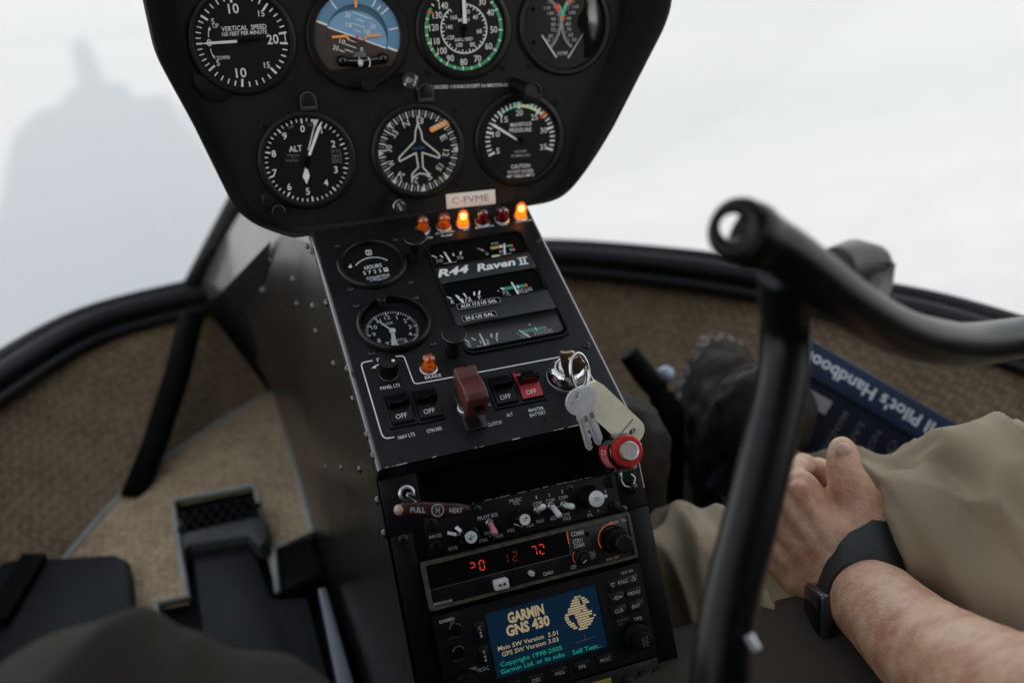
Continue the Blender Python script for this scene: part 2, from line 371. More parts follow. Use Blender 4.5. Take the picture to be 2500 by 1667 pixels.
# roof, rear bulkhead, door sides and pillars: they shade the cabin
mb = MB(); pr = [(-.60, -.78), (-.45, -.72), (0, -.66), (.45, -.72), (.60, -.78), (.66, -1.95), (-.66, -1.95)]
mb.prism(pr, .50, .58, .02); mb.box(-.30, -1.9, .58, .30, -.9, .86, .06); o = mb.build('cabin_roof', mat('shell_paint', (.16, .16, .16), .4), scale=1, smooth=30); tag(o, 'cabin roof above the seats', 'roof', kind='structure')
mb = MB(); mb.box(-.66, -1.98, -.95, .66, -1.90, .50, .01); o = mb.build('rear_wall', mat('shell_trim', (.05, .045, .04), .8), scale=1, smooth=30); tag(o, 'rear cabin bulkhead', 'wall', kind='structure')
mb = MB(); mb.box(-.70, -1.98, -.95, -.663, -.26, -.20, .008); mb.box(-.70, -1.0, -.20, -.64, -.90, .5, .01); mb.box(-.69, -1.98, -.20, -.67, -1.3, .5, .005); o = mb.build('cabin_wall', MATS['shell_trim'], scale=1, smooth=30); tag(o, 'door side wall on the passenger side, raised to block light', 'wall', kind='structure')  # out of view; wall set higher to block low light from the snow
mb = MB(); mb.box(.705, -1.98, -.95, .745, -.30, -.20, .008); mb.box(.68, -1.0, -.20, .74, -.90, .5, .01); mb.box(.70, -1.98, -.20, .72, -1.3, .5, .005); o = mb.build('cabin_wall', MATS['shell_trim'], scale=1, smooth=30); tag(o, 'door side wall on the pilot side, raised to block light', 'wall', kind='structure')  # same raised light-blocking wall, also out of view
mb = MB(); mb.box(-.12, -1.75, .86, .12, -1.05, 2.0, .05); mb.cyl((0, -1.4), .07, 1.9, 2.3); mb.box(-5.0, -1.5, 2.2, 5.0, -1.32, 2.24, .01); mb.box(-.5, -4.4, -.5, .5, -1.98, .45, .2); mb.box(-.9, -2.6, -1.28, -.84, .6, -1.22, .02); mb.box(.84, -2.6, -1.28, .9, .6, -1.22, .02); mb.box(-.66, -1.95, -.95, .66, .0, -.64, .05)
o = mb.build('helicopter_fuselage', MATS['shell_paint'], scale=1, smooth=30); tag(o, 'helicopter fuselage, mast, rotor blades and skids around the cabin', 'helicopter', kind='structure')
# windscreen panes
def pane(side, par):
    vs = []; fs = []; K = 14
    pts = [p for p in sc_ if (p.x <= -.001 if side < 0 else p.x >= .0)]
    if side < 0: pts = pts + [Vector((-.0, .73, -.42))]
    else: pts = [Vector((.004, .73, -.42))] + pts
    for p in pts:
        top = Vector((max(-.60, min(.60, p.x * 1.05)), -.68 - .10 * (p.x / .66) ** 2, .50))
        for j in range(K):
            t = j / (K - 1); q = p.lerp(top, t); out = Vector((p.x * .35, .9, .15)) * (.22 * math.sin(math.pi * t ** .8) * (1 - .55 * abs(p.x) / .7))
            vs.append(tuple(q + out + Vector((0, .012 * (1 - t), .012 * (1 - t)))))
    for i in range(len(pts) - 1):
        for j in range(K - 1): fs.append((i * K + j, i * K + j + 1, (i + 1) * K + j + 1, (i + 1) * K + j))
    mb = MB(); mb.add(vs, fs); o = mb.build('pane', SCREEN, scale=1, smooth=180)
    o.parent = par; return o
# windscreen sill and centre bow
t = empty('windscreen', 'clear curved windscreen in a thick black frame on top of the footwell wall', 'windscreen')
pane(-1, t); pane(1, t)
mb = MB(); mb.tube(sc_, .017, 12); mb.tube([p + Vector((p.x * .03, .012, .010)) for p in sc_], .013, 10); mb.tube([p + Vector((-p.x * .02, -.014, -.020)) for p in sc_], .010, 10); mb.build('sill', RUBBER, t, scale=1, smooth=180)
mb = MB(); mb.tube([(-.219, .735, -.41), (-.165, .73, -.335), (-.128, .73, -.285), (-.06, .74, -.18), (0, .74, -.05), (0, .62, .2), (0, .1, .45), (0, -.66, .51)], .017, 12); mb.build('centre_bow', RUBBER, t, scale=1, smooth=180)

# floor carpet with pale binding
t = empty('floor_carpet', 'tan woven floor carpet with pale grey bound edges and cut-outs for pedals', 'carpet')
cf = [(-.176, .245), (-.127, .262), (-.127, .704)] + [(p.x, p.y) for p in reversed([q for q in cc_ if q.x <= -.13])] + [(-.50, -.25), (-.31, -.25), (-.31, .191), (-.279, .189)]
cut = [(-.283, .245), (-.291, .412), (-.184, .408), (-.183, .33), (-.186, .165), (-.180, .160)]
outer = [(-.127, .262), (-.127, .700)] + [(p.x + .001, p.y - .002) for p in reversed([q for q in cc_ if -.5 < q.x <= -.13])] + [(-.50, -.25), (-.31, -.25), (-.31, .191), (-.276, .189), (-.281, .258), (-.290, .413), (-.184, .410), (-.183, .333), (-.1855, .250), (-.180, .159), (-.176, .245)]
mb = MB(); mb.prism(outer, -.6, -.592); mb.build('pile', CARPF, t, scale=1, smooth=0)
def run(P, r=.0035, z=-.592): return [(p[0], p[1], z) for p in P]
mb = MB(); mb.tube([(p.x + .004, p.y - .006, -.592) for p in cc_ if -.52 < p.x < -.12], .0042, 8)
mb.tube(run([(-.127, .700), (-.127, .262), (-.176, .245), (-.180, .159)]), .004, 8); mb.tube(run([(-.1855, .250), (-.183, .333), (-.184, .410), (-.290, .413), (-.281, .258), (-.276, .189), (-.31, .191), (-.31, .02)]), .004, 8)
mb.build('binding', TRIM, t, scale=1, smooth=180)
# right-hand carpet
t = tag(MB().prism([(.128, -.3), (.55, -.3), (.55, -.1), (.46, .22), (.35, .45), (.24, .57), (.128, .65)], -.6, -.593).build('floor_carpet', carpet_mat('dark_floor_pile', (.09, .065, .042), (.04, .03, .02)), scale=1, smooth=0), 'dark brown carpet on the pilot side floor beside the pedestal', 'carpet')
# rib on the left wall
mb = MB(); mb.tube([(-.228, .655, -.430), (-.262, .585, -.490), (-.305, .515, -.555), (-.343, .452, -.598)], [.018, .018, .017, .016], 12); o = mb.build('wall_rib', MATT, scale=1, smooth=180); tag(o, 'black padded rib running diagonally down the left footwell wall', 'rib')

# left pedal blanking plates
t = empty('pedal_plate', 'blue-black stepped cover plate on the left floor beside the pedestal', 'cover plate')
mb = MB(); mb.prism([(-.268, .268), (-.262, .285), (-.207, .283), (-.200, .273), (-.1885, .145), (-.182, .135), (-.150, .126), (-.146, -.13), (-.256, -.13), (-.263, .129)], -.598, -.583, .004); mb.build('plate', PLATE, t, scale=1, smooth=30)
mb = MB(); mb.prism([(-.139, .104), (-.130, .103), (-.126, -.13), (-.145, -.13)], -.598, -.560, .003); mb.build('rail', mat('blue_grey_rail', (.075, .09, .11), .4), t, scale=1, smooth=30)
mb = MB(); mb.prism([(-.178, .24), (-.132, .255), (-.127, .165), (-.176, .158)], -.598, -.594); mb.prism([(-.172, .150), (-.130, .162), (-.129, .148), (-.171, .136)], -.595, -.575, .004); mb.build('slot', MATT, t, scale=1, smooth=30)
t = empty('foot_pedal', 'black foot pedal with rows of round holes at the head of the cover plate', 'pedal')
mb = MB(); mb.prism([(-.281, .345), (-.188, .345), (-.187, .293), (-.176, .272), (-.181, .232), (-.191, .226), (-.203, .256), (-.267, .264), (-.276, .256)], -.590, -.570, .006); mb.build('tread', mat('pedal_rubber', (.030, .032, .032), .6), t, scale=1, smooth=30)
mb = MB()
for r_ in range(3):
    for q in range(7): mb.cyl((-.272 + q * .0128 + (r_ % 2) * .006, .332 - r_ * .016), .0048, -.575, -.5690, 12, .0001)
mb.build('hole', MATT, t, scale=1, smooth=30)
t = empty('floor_box', 'low blue-black box with a diagonal strap on the left floor in front of the knee', 'floor box')
mb = MB(); mb.prism([(-.53, .25), (-.483, .315), (-.440, .312), (-.422, .298), (-.350, .275), (-.335, .255), (-.328, .16), (-.33, -.1), (-.55, -.1)], -.598, -.565, .008); mb.build('lid', PLATE, t, scale=1, smooth=30)
mb = MB(); mb.prism([(-.452, .305), (-.425, .292), (-.452, .18), (-.478, .18)], -.5645, -.555, .003); mb.build('strap', MATT, t, scale=1, smooth=30)

# ================================================================== pedestal: the console and its sides
t = empty('instrument_console', 'black sloping centre console and pedestal carrying switches, small gauges and radios', 'console', P2.M(0, 0))
MI = t.matrix_world.inverted()
def world_part(mb, name, mats, parent, smooth=40):
    o = mb.build(name, mats, parent, scale=1, smooth=smooth); o.matrix_parent_inverse = parent.matrix_world.inverted(); return o
# face plate with rolled side edges
mb = MB(); bm = bmesh.new(); bmesh.ops.create_cube(bm, size=1)
for v in bm.verts: v.co = Vector((-.7 + v.co.x * 193.5, 62 + v.co.y * 250, -7 + v.co.z * 14))
ed = [e for e in bm.edges if abs(e.verts[0].co.y - e.verts[1].co.y) > 1 and e.verts[0].co.z > -1]
bmesh.ops.bevel(bm, geom=ed, offset=4.5, segments=5, profile=.5, affect='EDGES'); mb.bm(bm)
fp = mb.build('face_plate', [CONS, mat('polished_edge', (.030, .031, .033), .20, spec=.9, var=.3, vscale=60)], t, smooth=60)
for p in fp.data.polygons:
    if .25 < abs(p.normal.x) < .97 and p.normal.z > .1: p.material_index = 1
c2, c3 = P2.pos, P3.pos
L = -.0955; RX = .0942
bl = c2(0, -63, -14); tl = c2(0, 187, -14); p3t = c3(0, 34, 0); p3b = c3(0, -235, 0)
def side(sx, xa, name):
    A = Vector((xa, c3(0, 36, -4).y, c3(0, 36, -4).z)); B = Vector((xa, bl.y + .01, bl.z + .004)); Cc = Vector((xa, tl.y, tl.z)); G = Vector((xa * 1.02, p3b.y, p3b.z))
    D = Vector((sx * .110, .17, -.190)); E = Vector((sx * .165, .52, -.350)); E2 = Vector((sx * .199, .70, -.432)); F = Vector((sx * .127, .70, -.60)); F2 = Vector((sx * .125, .26, -.60)); H = Vector((sx * .118, p3b.y, -.60))
    M1 = Vector((sx * .118, .26, -.42)); M2 = Vector((sx * .150, .66, -.52))
    mb = MB(); V = [A, B, Cc, D, E, E2, F, F2, H, G, M1, M2]
    mb.add([tuple(v) for v in V], [(9, 0, 10), (9, 10, 7, 8), (0, 1, 10), (1, 2, 10), (2, 3, 10), (3, 4, 10), (4, 11, 10), (4, 5, 11), (11, 6, 7, 10), (5, 6, 11)])
    bm = bmesh.new(); vv = [bm.verts.new(v) for v in mb.v]
    for f in mb.f: bm.faces.new([vv[i] for i in f])
    bmesh.ops.subdivide_edges(bm, edges=bm.edges[:], cuts=3, use_grid_fill=True, smooth=0)
    mb = MB(); mb.bm(bm); o = world_part(mb, name, SIDE, t, 60)
    # chamfer fairing up to the screen
    pa = [Cc, D, E, E2]; pb = [Vector((xa, tl.y + .03, tl.z + .02)), Vector((sx * .112, .56, -.235)), Vector((sx * .158, .69, -.325)), Vector((sx * .208, .732, -.402))]
    mb = MB(); vs = []; fs = []
    for i in range(4): vs += [tuple(pa[i]), tuple(pb[i])]
    for i in range(3): fs.append((2 * i, 2 * i + 2, 2 * i + 3, 2 * i + 1))
    mb.add(vs, fs); world_part(mb, 'fairing', mat('fairing_paint', (.085, .078, .07), .22, .6, var=.3, vscale=12), t, 80)
    GP = [Vector((sx * .1205, .205, -.206)), Vector((sx * .1760, .52, -.352)), Vector((sx * .2075, .70, -.434)), Vector((sx * .1345, .702, -.60)), Vector((sx * .1460, .47, -.41))]
    mb = MB(); mb.add([tuple(v) for v in GP], [(0, 1, 4), (1, 2, 3), (1, 3, 4)]); world_part(mb, 'gusset', MATT, t, 0)
    return o
side(-1, -.0975, 'side_panel'); side(1, .0955, 'side_panel')
mb = MB(); mb.quad((-.088, .20, -.150), (.088, .20, -.150), (.15, .73, -.385), (-.15, .73, -.385)); mb.quad((-.0975, tl.y, tl.z), (.0955, tl.y, tl.z), (.088, .20, -.150), (-.088, .20, -.150)); world_part(mb, 'top_cover', SIDE, t)
# radio rack front
mb = MB(); q = P3.M(0, 0)
mb.add([(-96.5, -235, 0), (-67, -235, 0), (-67, 34, 0), (-96.5, 34, 0), (62, -235, 0), (98, -235, 0), (98, 34, 0), (62, 34, 0), (-67, -1, 0), (62, -3, 0), (-67, 34, -26), (62, 34, -26), (-67, -1, -26), (62, -3, -26)],
       [(0, 1, 2, 3), (4, 5, 6, 7), (1, 4, 9, 8), (2, 8, 12, 10), (9, 7, 11, 13), (8, 9, 13, 12), (12, 13, 11, 10)], None)
rack = mb.build('radio_rack', MATT, None, smooth=0); rack.parent = t; rack.matrix_parent_inverse = MI; rack.matrix_world = q; rack.matrix_basis = q
for b6 in ((-96.5, -11, -8, -70, 33, .8, .4), (77, -33, -8, 98, 30, .8, .4), (-96, -120, -4, -80.5, -12, .6, .3), (81, -150, -4, 98, -34, .6, .3)):
    o = MB().box(*b6).build('rack_flange', CONS, t); o.matrix_parent_inverse = MI; o.matrix_basis = q
# chipped paint on the lower lip
mb = MB()
def chips(x0, x1, yf, z, dens, wmax, M=None, sd=1):
    rr = random.Random(sd); x = x0
    while x < x1:
        ln = rr.uniform(1, 9)
        if rr.random() < dens:
            wd = rr.uniform(.25, wmax); y = yf(x); mb.add([(x, y, z), (min(x + ln, x1), yf(min(x + ln, x1)), z), (min(x + ln, x1) - .4, yf(x) + wd, z), (x + .5, y + wd * rr.uniform(.4, 1), z)], [(0, 1, 2, 3)], M)
        x += ln + rr.uniform(.2, 3)
Mi = t.matrix_world.inverted() @ P3.M(0, 0)
Mmm = Matrix.Scale(1000, 4) @ Mi @ Matrix.Scale(.001, 4)
chips(-92, 94, lambda x: -63.0, .05, .55, .7, sd=3)
chips(-66, 61, lambda x: 33.3, .3, .7, .9, Mmm, 5); chips(-66, 74, lambda x: -1.8 - .012 * (x + 66), .5, .6, .6, Mmm, 8)
mb.add([(97.9, 26, .9), (98.1, -20, .9), (97.3, -20, .9), (97.2, 26, .9)], [(0, 1, 2, 3)], Mmm)
mb.build('chipped_edge', WEAR, t, smooth=0)
# console lettering
mb = MB(); W_ = 1.0
mb.pline([(-78.3, 34.6), (-84.6, 34.6), (-86.7, 33.6), (-87.4, 31.5), (-87.4, -33.7), (-86.7, -36.9), (-84.9, -38.6), (-79.5, -39.0)], W_, .12)
mb.pline([(-62.6, 34.3), (-57.3, 34.1), (-55.0, 33.2), (-54.2, 31.2), (-53.7, 8.0), (-53.2, 5.6), (-51.4, 4.4), (-24, 3.8), (61.9, 2.6), (74.4, 2.3), (77, .5), (79.1, -27.8), (79.3, -60)], W_, .12)
tx = [('DIM', (-75, 34.4), (-67.4, 34.1), 2.9), ('PANEL LTS', (-78.8, 6.8), (-64.1, 6.4), 3.0), ('BRAKE', (-44.4, 8.4), (-31.8, 7.9), 3.0), ('NAV LTS', (-76.8, -40.3), (-64.5, -40.0), 3.0), ('STROBE', (-55.8, -40.2), (-44.7, -39.9), 3.0), ('CLUTCH', (-12.5, -45.8), (-1.3, -45.6), 3.0), ('ALT', (4.1, -41.0), (9.1, -40.8), 3.0), ('MASTER', (21.3, -40.9), (33.1, -41.3), 2.9), ('BATTERY', (20.8, -45.4), (33.3, -45.4), 2.9), ('ENG', (-13, -15.8), (-6.4, -15.8), 2.4), ('DISEN', (-14.5, -27.5), (-4.4, -28.1), 2.5), ('R', (75.5, -15), (77.6, -15), 2.8), ('L', (75.8, -26), (77.5, -26), 2.8), ('PULL', (64, -57.9), (70.5, -57.9), 2.4)]
for s_, p_, q_, h_ in tx: mb.t2(s_, p_, q_, h_, z=.14)
mb.pline([(-71.4, 30.2), (-75.5, 29.6), (-78.3, 28.2)], .9, .12); mb.poly([(-80.8, 27.2), (-77.6, 29.6), (-77.2, 26.6)], .2)
lm = [('FUEL', (-7.2, 161.9), (-.2, 161.8), 2.2), ('FILTER', (-6.2, 157.2), (2.4, 157.0), 2.2), ('AUX FUEL', (5.3, 161), (22.6, 160.6), 2.3), ('PUMP', (9.8, 156.6), (19.6, 156.2), 2.3), ('ALT', (29.5, 160), (35.6, 159.8), 2.3), ('ENG FIRE', (41.2, 160), (57.6, 159.6), 2.3), ('OIL', (63.6, 158.8), (69.8, 158.6), 2.3), ('GOV OFF', (77.2, 159.1), (92.4, 158.8), 2.3)]
for s_, p_, q_, h_ in lm: mb.t2(s_, p_, q_, h_, z=.14)
mb.build('lettering', WHITE, t, smooth=0)
# screws
def screw_mb(r, hh, phil=True):
    mb = MB(); mb.lathe([(r, 0), (r * .95, hh * .6), (r * .55, hh), (.01, hh * 1.02)], n=18); mb.m = 1
    mb.box(-r * .55, -r * .1, hh * .9, r * .55, r * .1, hh * 1.06); mb.box(-r * .1, -r * .55, hh * .9, r * .1, r * .55, hh * 1.07); return mb
sp = screw_mb(2.9, 1.7).build('screw', [SCREWM, MATT], t)
first = True
for x, y in ((-78.9, 165.1), (-29.9, 161.7), (-78.5, 112.8), (-29.8, 109.3), (-77.8, 93.7), (-30, 91.2), (-29.8, 39.9), (-77.5, 41.7), (88.5, 131.3), (86.7, 8.5)):
    if first: sp.location = (x * .001, y * .001, 0); first = False
    else: copypart(sp, t, (x * .001, y * .001, 0)).rotation_euler.z = random.random()
fs_ = screw_mb(2.4, .25).build('screw', [CONS, MATT], t); fs_.location = (-.0279, -.0514, 0); copypart(fs_, t, (.0299, -.0521, 0))
# rivets and screws down the left side
rb = MB(); rb.lathe([(2.2, 0), (2.0, .8), (1.3, 1.4), (.01, 1.7)], n=14); rv = rb.build('rivet', RIVM, t)
RV = [(.247, -.239, 1.1), (.154, -.234, 1.2), (.321, -.296, 1.5), (.155, -.260, 1.), (.056, -.230, 1.2), (-.036, -.196, 1.1), (.053, -.253, 1.), (-.037, -.249, 1.), (-.115, -.222, 1.1), (-.117, -.246, 1.), (-.179, -.246, 1.1), (-.196, -.254, 1.1), (-.119, -.305, 1.), (-.021, -.355, 1.), (.089, -.412, 1.), (.275, -.483, .9), (.05, -.172, 1.), (.02, -.168, 1.)]
Rx = Matrix.Rotation(rad(-90), 4, 'Y')
SIDEO = [o for o in t.children if o.name.startswith('side_panel')][0]
for i, (y, z, k_) in enumerate(RV):
    o = rv if i == 0 else copypart(rv, t, (0, 0, 0))
    sc__ = SIDEO.data
    bx_ = -.0985
    if i == 0: bv = BVHTree.FromPolygons([v.co[:] for v in sc__.vertices], [tuple(p_.vertices) for p_ in sc__.polygons])
    h_ = bv.ray_cast(Vector((-.5, y, z)), Vector((1, 0, 0)))
    if h_[0] is not None: bx_ = h_[0].x
    o.matrix_basis = MI @ Matrix.Translation((bx_ + .0003, y, z)) @ Rx @ Matrix.Scale(k_ * 1.35, 4)
for y, z, s_ in ((14, -2, 1.5), (-10, -2, 1.6)):
    o = copypart(rv, t, (0, 0, 0)); o.matrix_basis = Mi @ Matrix.Translation((-.0985, y * .001, -.008)) @ Rx @ Matrix.Scale(s_, 4)

# ================================================================== upper panel
t = at(P1R, 'instrument_binnacle', 'black trapezoid upper instrument panel with a raised padded rim', 'instrument panel', 0, 0)
inner = [(-181.4, 3.6), (-181, -14), (-163.3, -61.2), (-142.6, -117.4), (-134.7, -130.1), (-122.5, -137.2), (-102.9, -143.8), (-91.6, -146), (94.6, -137.5), (112.5, -130.7), (130.6, -116.4), (147.5, -70.2), (178.9, 0), (182.2, 21.4), (180, 70), (165, 92), (120, 104), (-120, 104), (-165, 92), (-181, 60)]
outer_ = [(-191.1, 4.4, 45), (-187.6, -13.1, 40), (-169.8, -60.2, 25), (-149.6, -119.3, 14), (-142.2, -130.4, 12), (-130.5, -139.8, 12), (-106.9, -151, 9), (-93.1, -152, 4), (90, -143.0, 4), (118.5, -136.4, 14), (139, -116.8, 18), (162.8, -75.9, 30), (197, -5.1, 45), (203.3, 19.9, 50), (200, 78, 55), (180, 108, 60), (128, 122, 62), (-128, 122, 62), (-178, 108, 58), (-193, 62, 50)]
def dense(P, k=5):
    P = [Vector(p) for p in P]; n_ = len(P); out = []
    for i in range(n_):
        p0, p1, p2, p3 = P[i - 1], P[i], P[(i + 1) % n_], P[(i + 2) % n_]
        long_ = (p2 - p1).length > 60
        for j in range(k):
            u = j / k
            if long_: out.append(p1.lerp(p2, u))
            else:
                a, b_ = (p2 - p0), (p3 - p1); lp = (p2 - p1).length
                a = a.normalized() * min(a.length * .5, lp) ; b_ = b_.normalized() * min(b_.length * .5, lp)
                out.append((2 * u ** 3 - 3 * u * u + 1) * p1 + (u ** 3 - 2 * u * u + u) * a + (-2 * u ** 3 + 3 * u * u) * p2 + (u ** 3 - u * u) * b_)
    return out
di = dense([(*p, 0) for p in inner]); do = dense(outer_)
mb = MB(); mb.poly([(p.x, p.y) for p in di], 0); mb.build('panel_face', PANEL, t, smooth=0)
vs = []; fs = []; prof = [(0, 0), (.25, .28), (.48, .62), (.66, .90), (.80, 1.0), (.93, .98), (1.02, .90), (1.06, .72)]; PN = len(prof) + 2
for a, b_ in zip(di, do):
    for u, v_ in prof: vs.append((a.x + (b_.x - a.x) * u, a.y + (b_.y - a.y) * u, b_.z * v_))
    dx = (b_ - a); vs.append((a.x + dx.x * 1.05, a.y + dx.y * 1.05, -2)); vs.append((a.x + dx.x * .7, a.y + dx.y * .7, -40))
n_ = len(di)
for i in range(n_):
    for j in range(PN - 1): i2 = (i + 1) % n_; fs.append((i * PN + j, i2 * PN + j, i2 * PN + j + 1, i * PN + j + 1))
mb = MB(); mb.add(vs, fs); mb.build('rim', RIMM, t, smooth=70)
mb = MB(); mb.poly([(a.x + (b_.x - a.x) * .7, a.y + (b_.y - a.y) * .7) for a, b_ in zip(di, do)][::-1], -40); mb.build('back_cover', RIMM, t, smooth=0)
mb = MB(); mb.t2('DO NOT EXCEED 110 KIAS EXCEPT IN SMOOTH AIR', (3, -41.0), (81, -42.2), 2.6, z=.2); mb.build('placard', WHITE, t, smooth=0)
sp1 = screw_mb(3.3, .5).build('screw', [PANEL, MATT], t); ring = None
for i, (x, y) in enumerate([(-95.1, -32.1), (-71.3, -31.7), (-152.4, -77.9), (-119, -64.3), (-56.7, -62), (-28.7, -61.2), (-124.1, -118.8), (-56.8, -124.1), (-82.6, -139.9), (33.6, -59), (32.6, -120.9), (13.7, -29.6), (75.7, -28.1), (98.2, -27.8), (60.5, -58.7), (122.1, -58), (59.8, -121), (84.4, -134), (-28.7, 28), (98, 32), (162, 30)]):
    o = sp1 if i == 0 else copypart(sp1, t, (0, 0, 0)); o.location = (x * .001, y * .001, .0002); o.rotation_euler.z = i * .7

def bezel(mb, rf, rb, hb=3.2):
    return mb.lathe([(rb, 0), (rb, hb * .55), (rb - .8, hb * .85), (rb - 1.8, hb), (rf + 1.0, hb), (rf + .2, hb * .8), (rf - .2, .55)], n=64)
def gauge(pl, name, label, cat, x, y, rf, rb, hb=3.2, group='round gauges on the upper panel'):
    t = at(pl, name, label, cat, x, y, group=group)
    bezel(MB(), rf, rb, hb).build('bezel', BLACK, t, smooth=30)
    mb = MB(); mb.disc((0, 0), rf + .3, .5, 64); mb.build('dial', DIAL, t, smooth=0)
    return t
def needle_part(t, pts, hw, name='needle', m=WHITE, z=1.9, hub=None):
    mb = MB(); mb.prism(pts, z, z + .5); 
    if hub: mb.m = 1; mb.cyl((0, 0), hub, .6, z + .9, 20)
    return mb.build(name, [m, BLACK], t)
# --- vertical speed
t = gauge(P1, 'vertical_speed_gauge', 'vertical speed gauge with its white needle at zero, top left of the panel', 'gauge', -128.3, -.5, 35.2, 40)
mb = MB(); mb.prism([(-28, -26), (-39, -19), (-39.5, -30), (-33, -40), (-25, -43.5), (-20, -43), (-13, -39), (-10, -34)], 0, 2.2, .8); mb.cyl((-29, -33), 2.2, 1, 2.5); mb.build('mounting_tab', BLACK, t)
mb = MB(); A = [180, 144, 98, 49, 7]
for sgn in (1, -1):
    for i, a in enumerate(A):
        mb.tick(a * sgn, 27.8 if i else 29, 33.6, 1.5, .7 + .003 * i + .02 * sgn)
        if i < 4:
            for k in range(1, 5): mb.tick((a + (A[i + 1] - a) * k / 5) * sgn, 29.8, 33.6, .9, .75 + .003 * k + .02 * sgn)
mb.arc((0, 0), 31.6, 32.2, -7, 7, .82, 6)
for s_, x, y, h, wd in (('10', -3.1, 23.3, 6.8, 7.6), ('15', 16.6, 18.7, 4.2, 4.6), ('5', -19.2, 15.1, 4, None), ('UP', -17.6, 11.9, 3.0, 4.2), ('VERTICAL  SPEED', 2.6, 9.3, 3.3, 33), ('100 FEET PER MINUTE', 2.5, 5.5, 2.7, 33), ('20', 22.5, -.3, 6.8, 8.6), ('15', 15.7, -18.7, 4.2, 4.4), ('10', -4.1, -22.9, 6.8, 7.8), ('5', -19.8, -14.6, 4, None), ('DOWN', -15.5, -11, 2.7, 9), ('0', -24, .2, 5.2, None)): mb.text(s_, x, y, h, wd, z=.72)
mb.pline([(-23.8, 4.2), (-23.6, 7), (-22.6, 10)], .6, .72); mb.pline([(-23.8, -4.0), (-23.4, -7), (-22.3, -9.6)], .6, .72); mb.poly([(-23.8, 9), (-21.5, 9.2), (-22, 11.8)], .73); mb.poly([(-23.6, -8.6), (-21.4, -9.4), (-21.4, -11.8)], .73)
mb.build('scale', WHITE, t, smooth=0)
needle_part(t, [(-3.9, -1), (-3.9, 1), (-25, 1), (-29.5, 0), (-25, -1)], 1)
mb = MB(); mb.prism([(-3, -1.1), (13.5, -1.1), (13.5, 1.1), (-3, 1.1)], 1.9, 2.3); mb.cyl((0, 0), 1.9, .6, 2.8, 16); mb.build('counterweight', GLOSSB, t)
# --- attitude
t = at(P1, 'attitude_indicator', 'attitude indicator with a tilted blue and brown horizon ball and orange wings', 'gauge', -41.5, -.3, group='round gauges on the upper panel')
bezel(MB(), 33.5, 40, 4).build('bezel', BLACK, t, smooth=30)
ti = -23.0                                                          # bank of the horizon
mb = MB(); mb.m = 0; mb.arc((0, 0), 24, 33.8, ti, 180 + ti - 3, 1.6); mb.m = 1; mb.arc((0, 0), 24, 33.8, 180 + ti - 3, 360 + ti, 1.6)
mb.m = 2
for a in (123, 57, 47, 37, 8): mb.tick(a, 25.2 if a != 47 else 25.5, 32.8 if a not in (47,) else 29.5, 1.0, 1.72)
mb.tick(156, 24.2, 33, 1.6, 1.73); mb.tick(-23, 24.5, 32.5, 1.6, 1.73); mb.m = 3; mb.tick(87, 22.4, 30, 2.3, 1.9); mb.disc((1.2, 22.4), 1.15, 1.91, 12)
mb.build('bank_ring', [SKYD, EARTH, WHITE, ORANGE], t, smooth=0)
mb = MB(); mb.lathe([(24, 1.6), (23.7, .2)], n=48); mb.m = 1; mb.disc((0, 0), 23.8, .25, 48)
mb.build('well', [SKYD, mat('well_blue', (.05, .12, .17), .7)], t)
# the ball: a tilted disc, sky part and ground part, sitting a little low in the well
cs, sn = math.cos(rad(ti)), math.sin(rad(ti))
def R2(x, y): return (x * cs - y * sn, x * sn + y * cs)
def halfdisc(r, lo, hi, up, n=40):
    out = []
    for i in range(n + 1):
        a = rad(lo + (hi - lo) * i / n); out.append((r * math.cos(a), r * math.sin(a)))
    return out
mb = MB(); mb.m = 0
sky_pts = [(23.6, 0)] + [(23.6 * math.cos(rad(a)), 19.5 * math.sin(rad(a))) for a in range(6, 175, 6)] + [(-23.6, 0)]
mb.poly([R2(x, y - .8) for x, y in sky_pts], .4); mb.m = 1
mb.poly([R2(x, y - .8) for x, y in [(-23.6, 0)] + [(23.6 * math.cos(rad(a)), 23.6 * math.sin(rad(a))) for a in range(186, 355, 6)] + [(23.6, 0)]], .4)
mb.m = 2; mb.line(R2(-23.8, -.8), R2(23.8, -.8), 1.1, .5)
for y, wd in ((5.0, 6.2), (9.3, 9.6), (13.2, 6.2), (17.0, 14.5)): mb.line(R2(-wd / 2 - 1.5, y - 1), R2(wd / 2 - 1.5, y - 1), .55, .5)
for y, wd, ox in ((-4.4, 4.6, -2.2), (-8.4, 9.2, -2.8), (-12.2, 6.6, -3.), (-14.2, 4.4, -8.2)): mb.line(R2(-wd / 2 + ox, y), R2(wd / 2 + ox, y), .6, .5)
for s_, x, y in (('20', -5.5, 16.2), ('20', 12.8, 7.0), ('10', -5.5, 9.0), ('10', 8.0, 3.1), ('10', -12.0, -2.8), ('20', -17.6, -7.1)): mb.text(s_, x, y, 3.4, 4.4, z=.55, rot=ti + 3)
mb.text('0', 2.3, -9.7, 3.2, z=.55); mb.build('horizon_ball', [SKYB, EARTH, WHITE], t, smooth=0)
mb = MB(); mb.pline([(-19.1, .9), (-8.6, 1.0), (-6.6, -2.2)], 1.9, 2.0); mb.pline([(17.7, .3), (6.8, -.1), (5.2, -2.4)], 1.9, 2.0); mb.disc((-19.1, .9), .95, 2.01, 10); mb.disc((17.7, .3), .95, 2.01, 10); mb.build('wing_symbol', ORANGE, t, smooth=0)
mb = MB(); mb.disc((-.6, .1), 1.2, 2.6, 14); mb.build('centre_dot', RED, t, smooth=0)
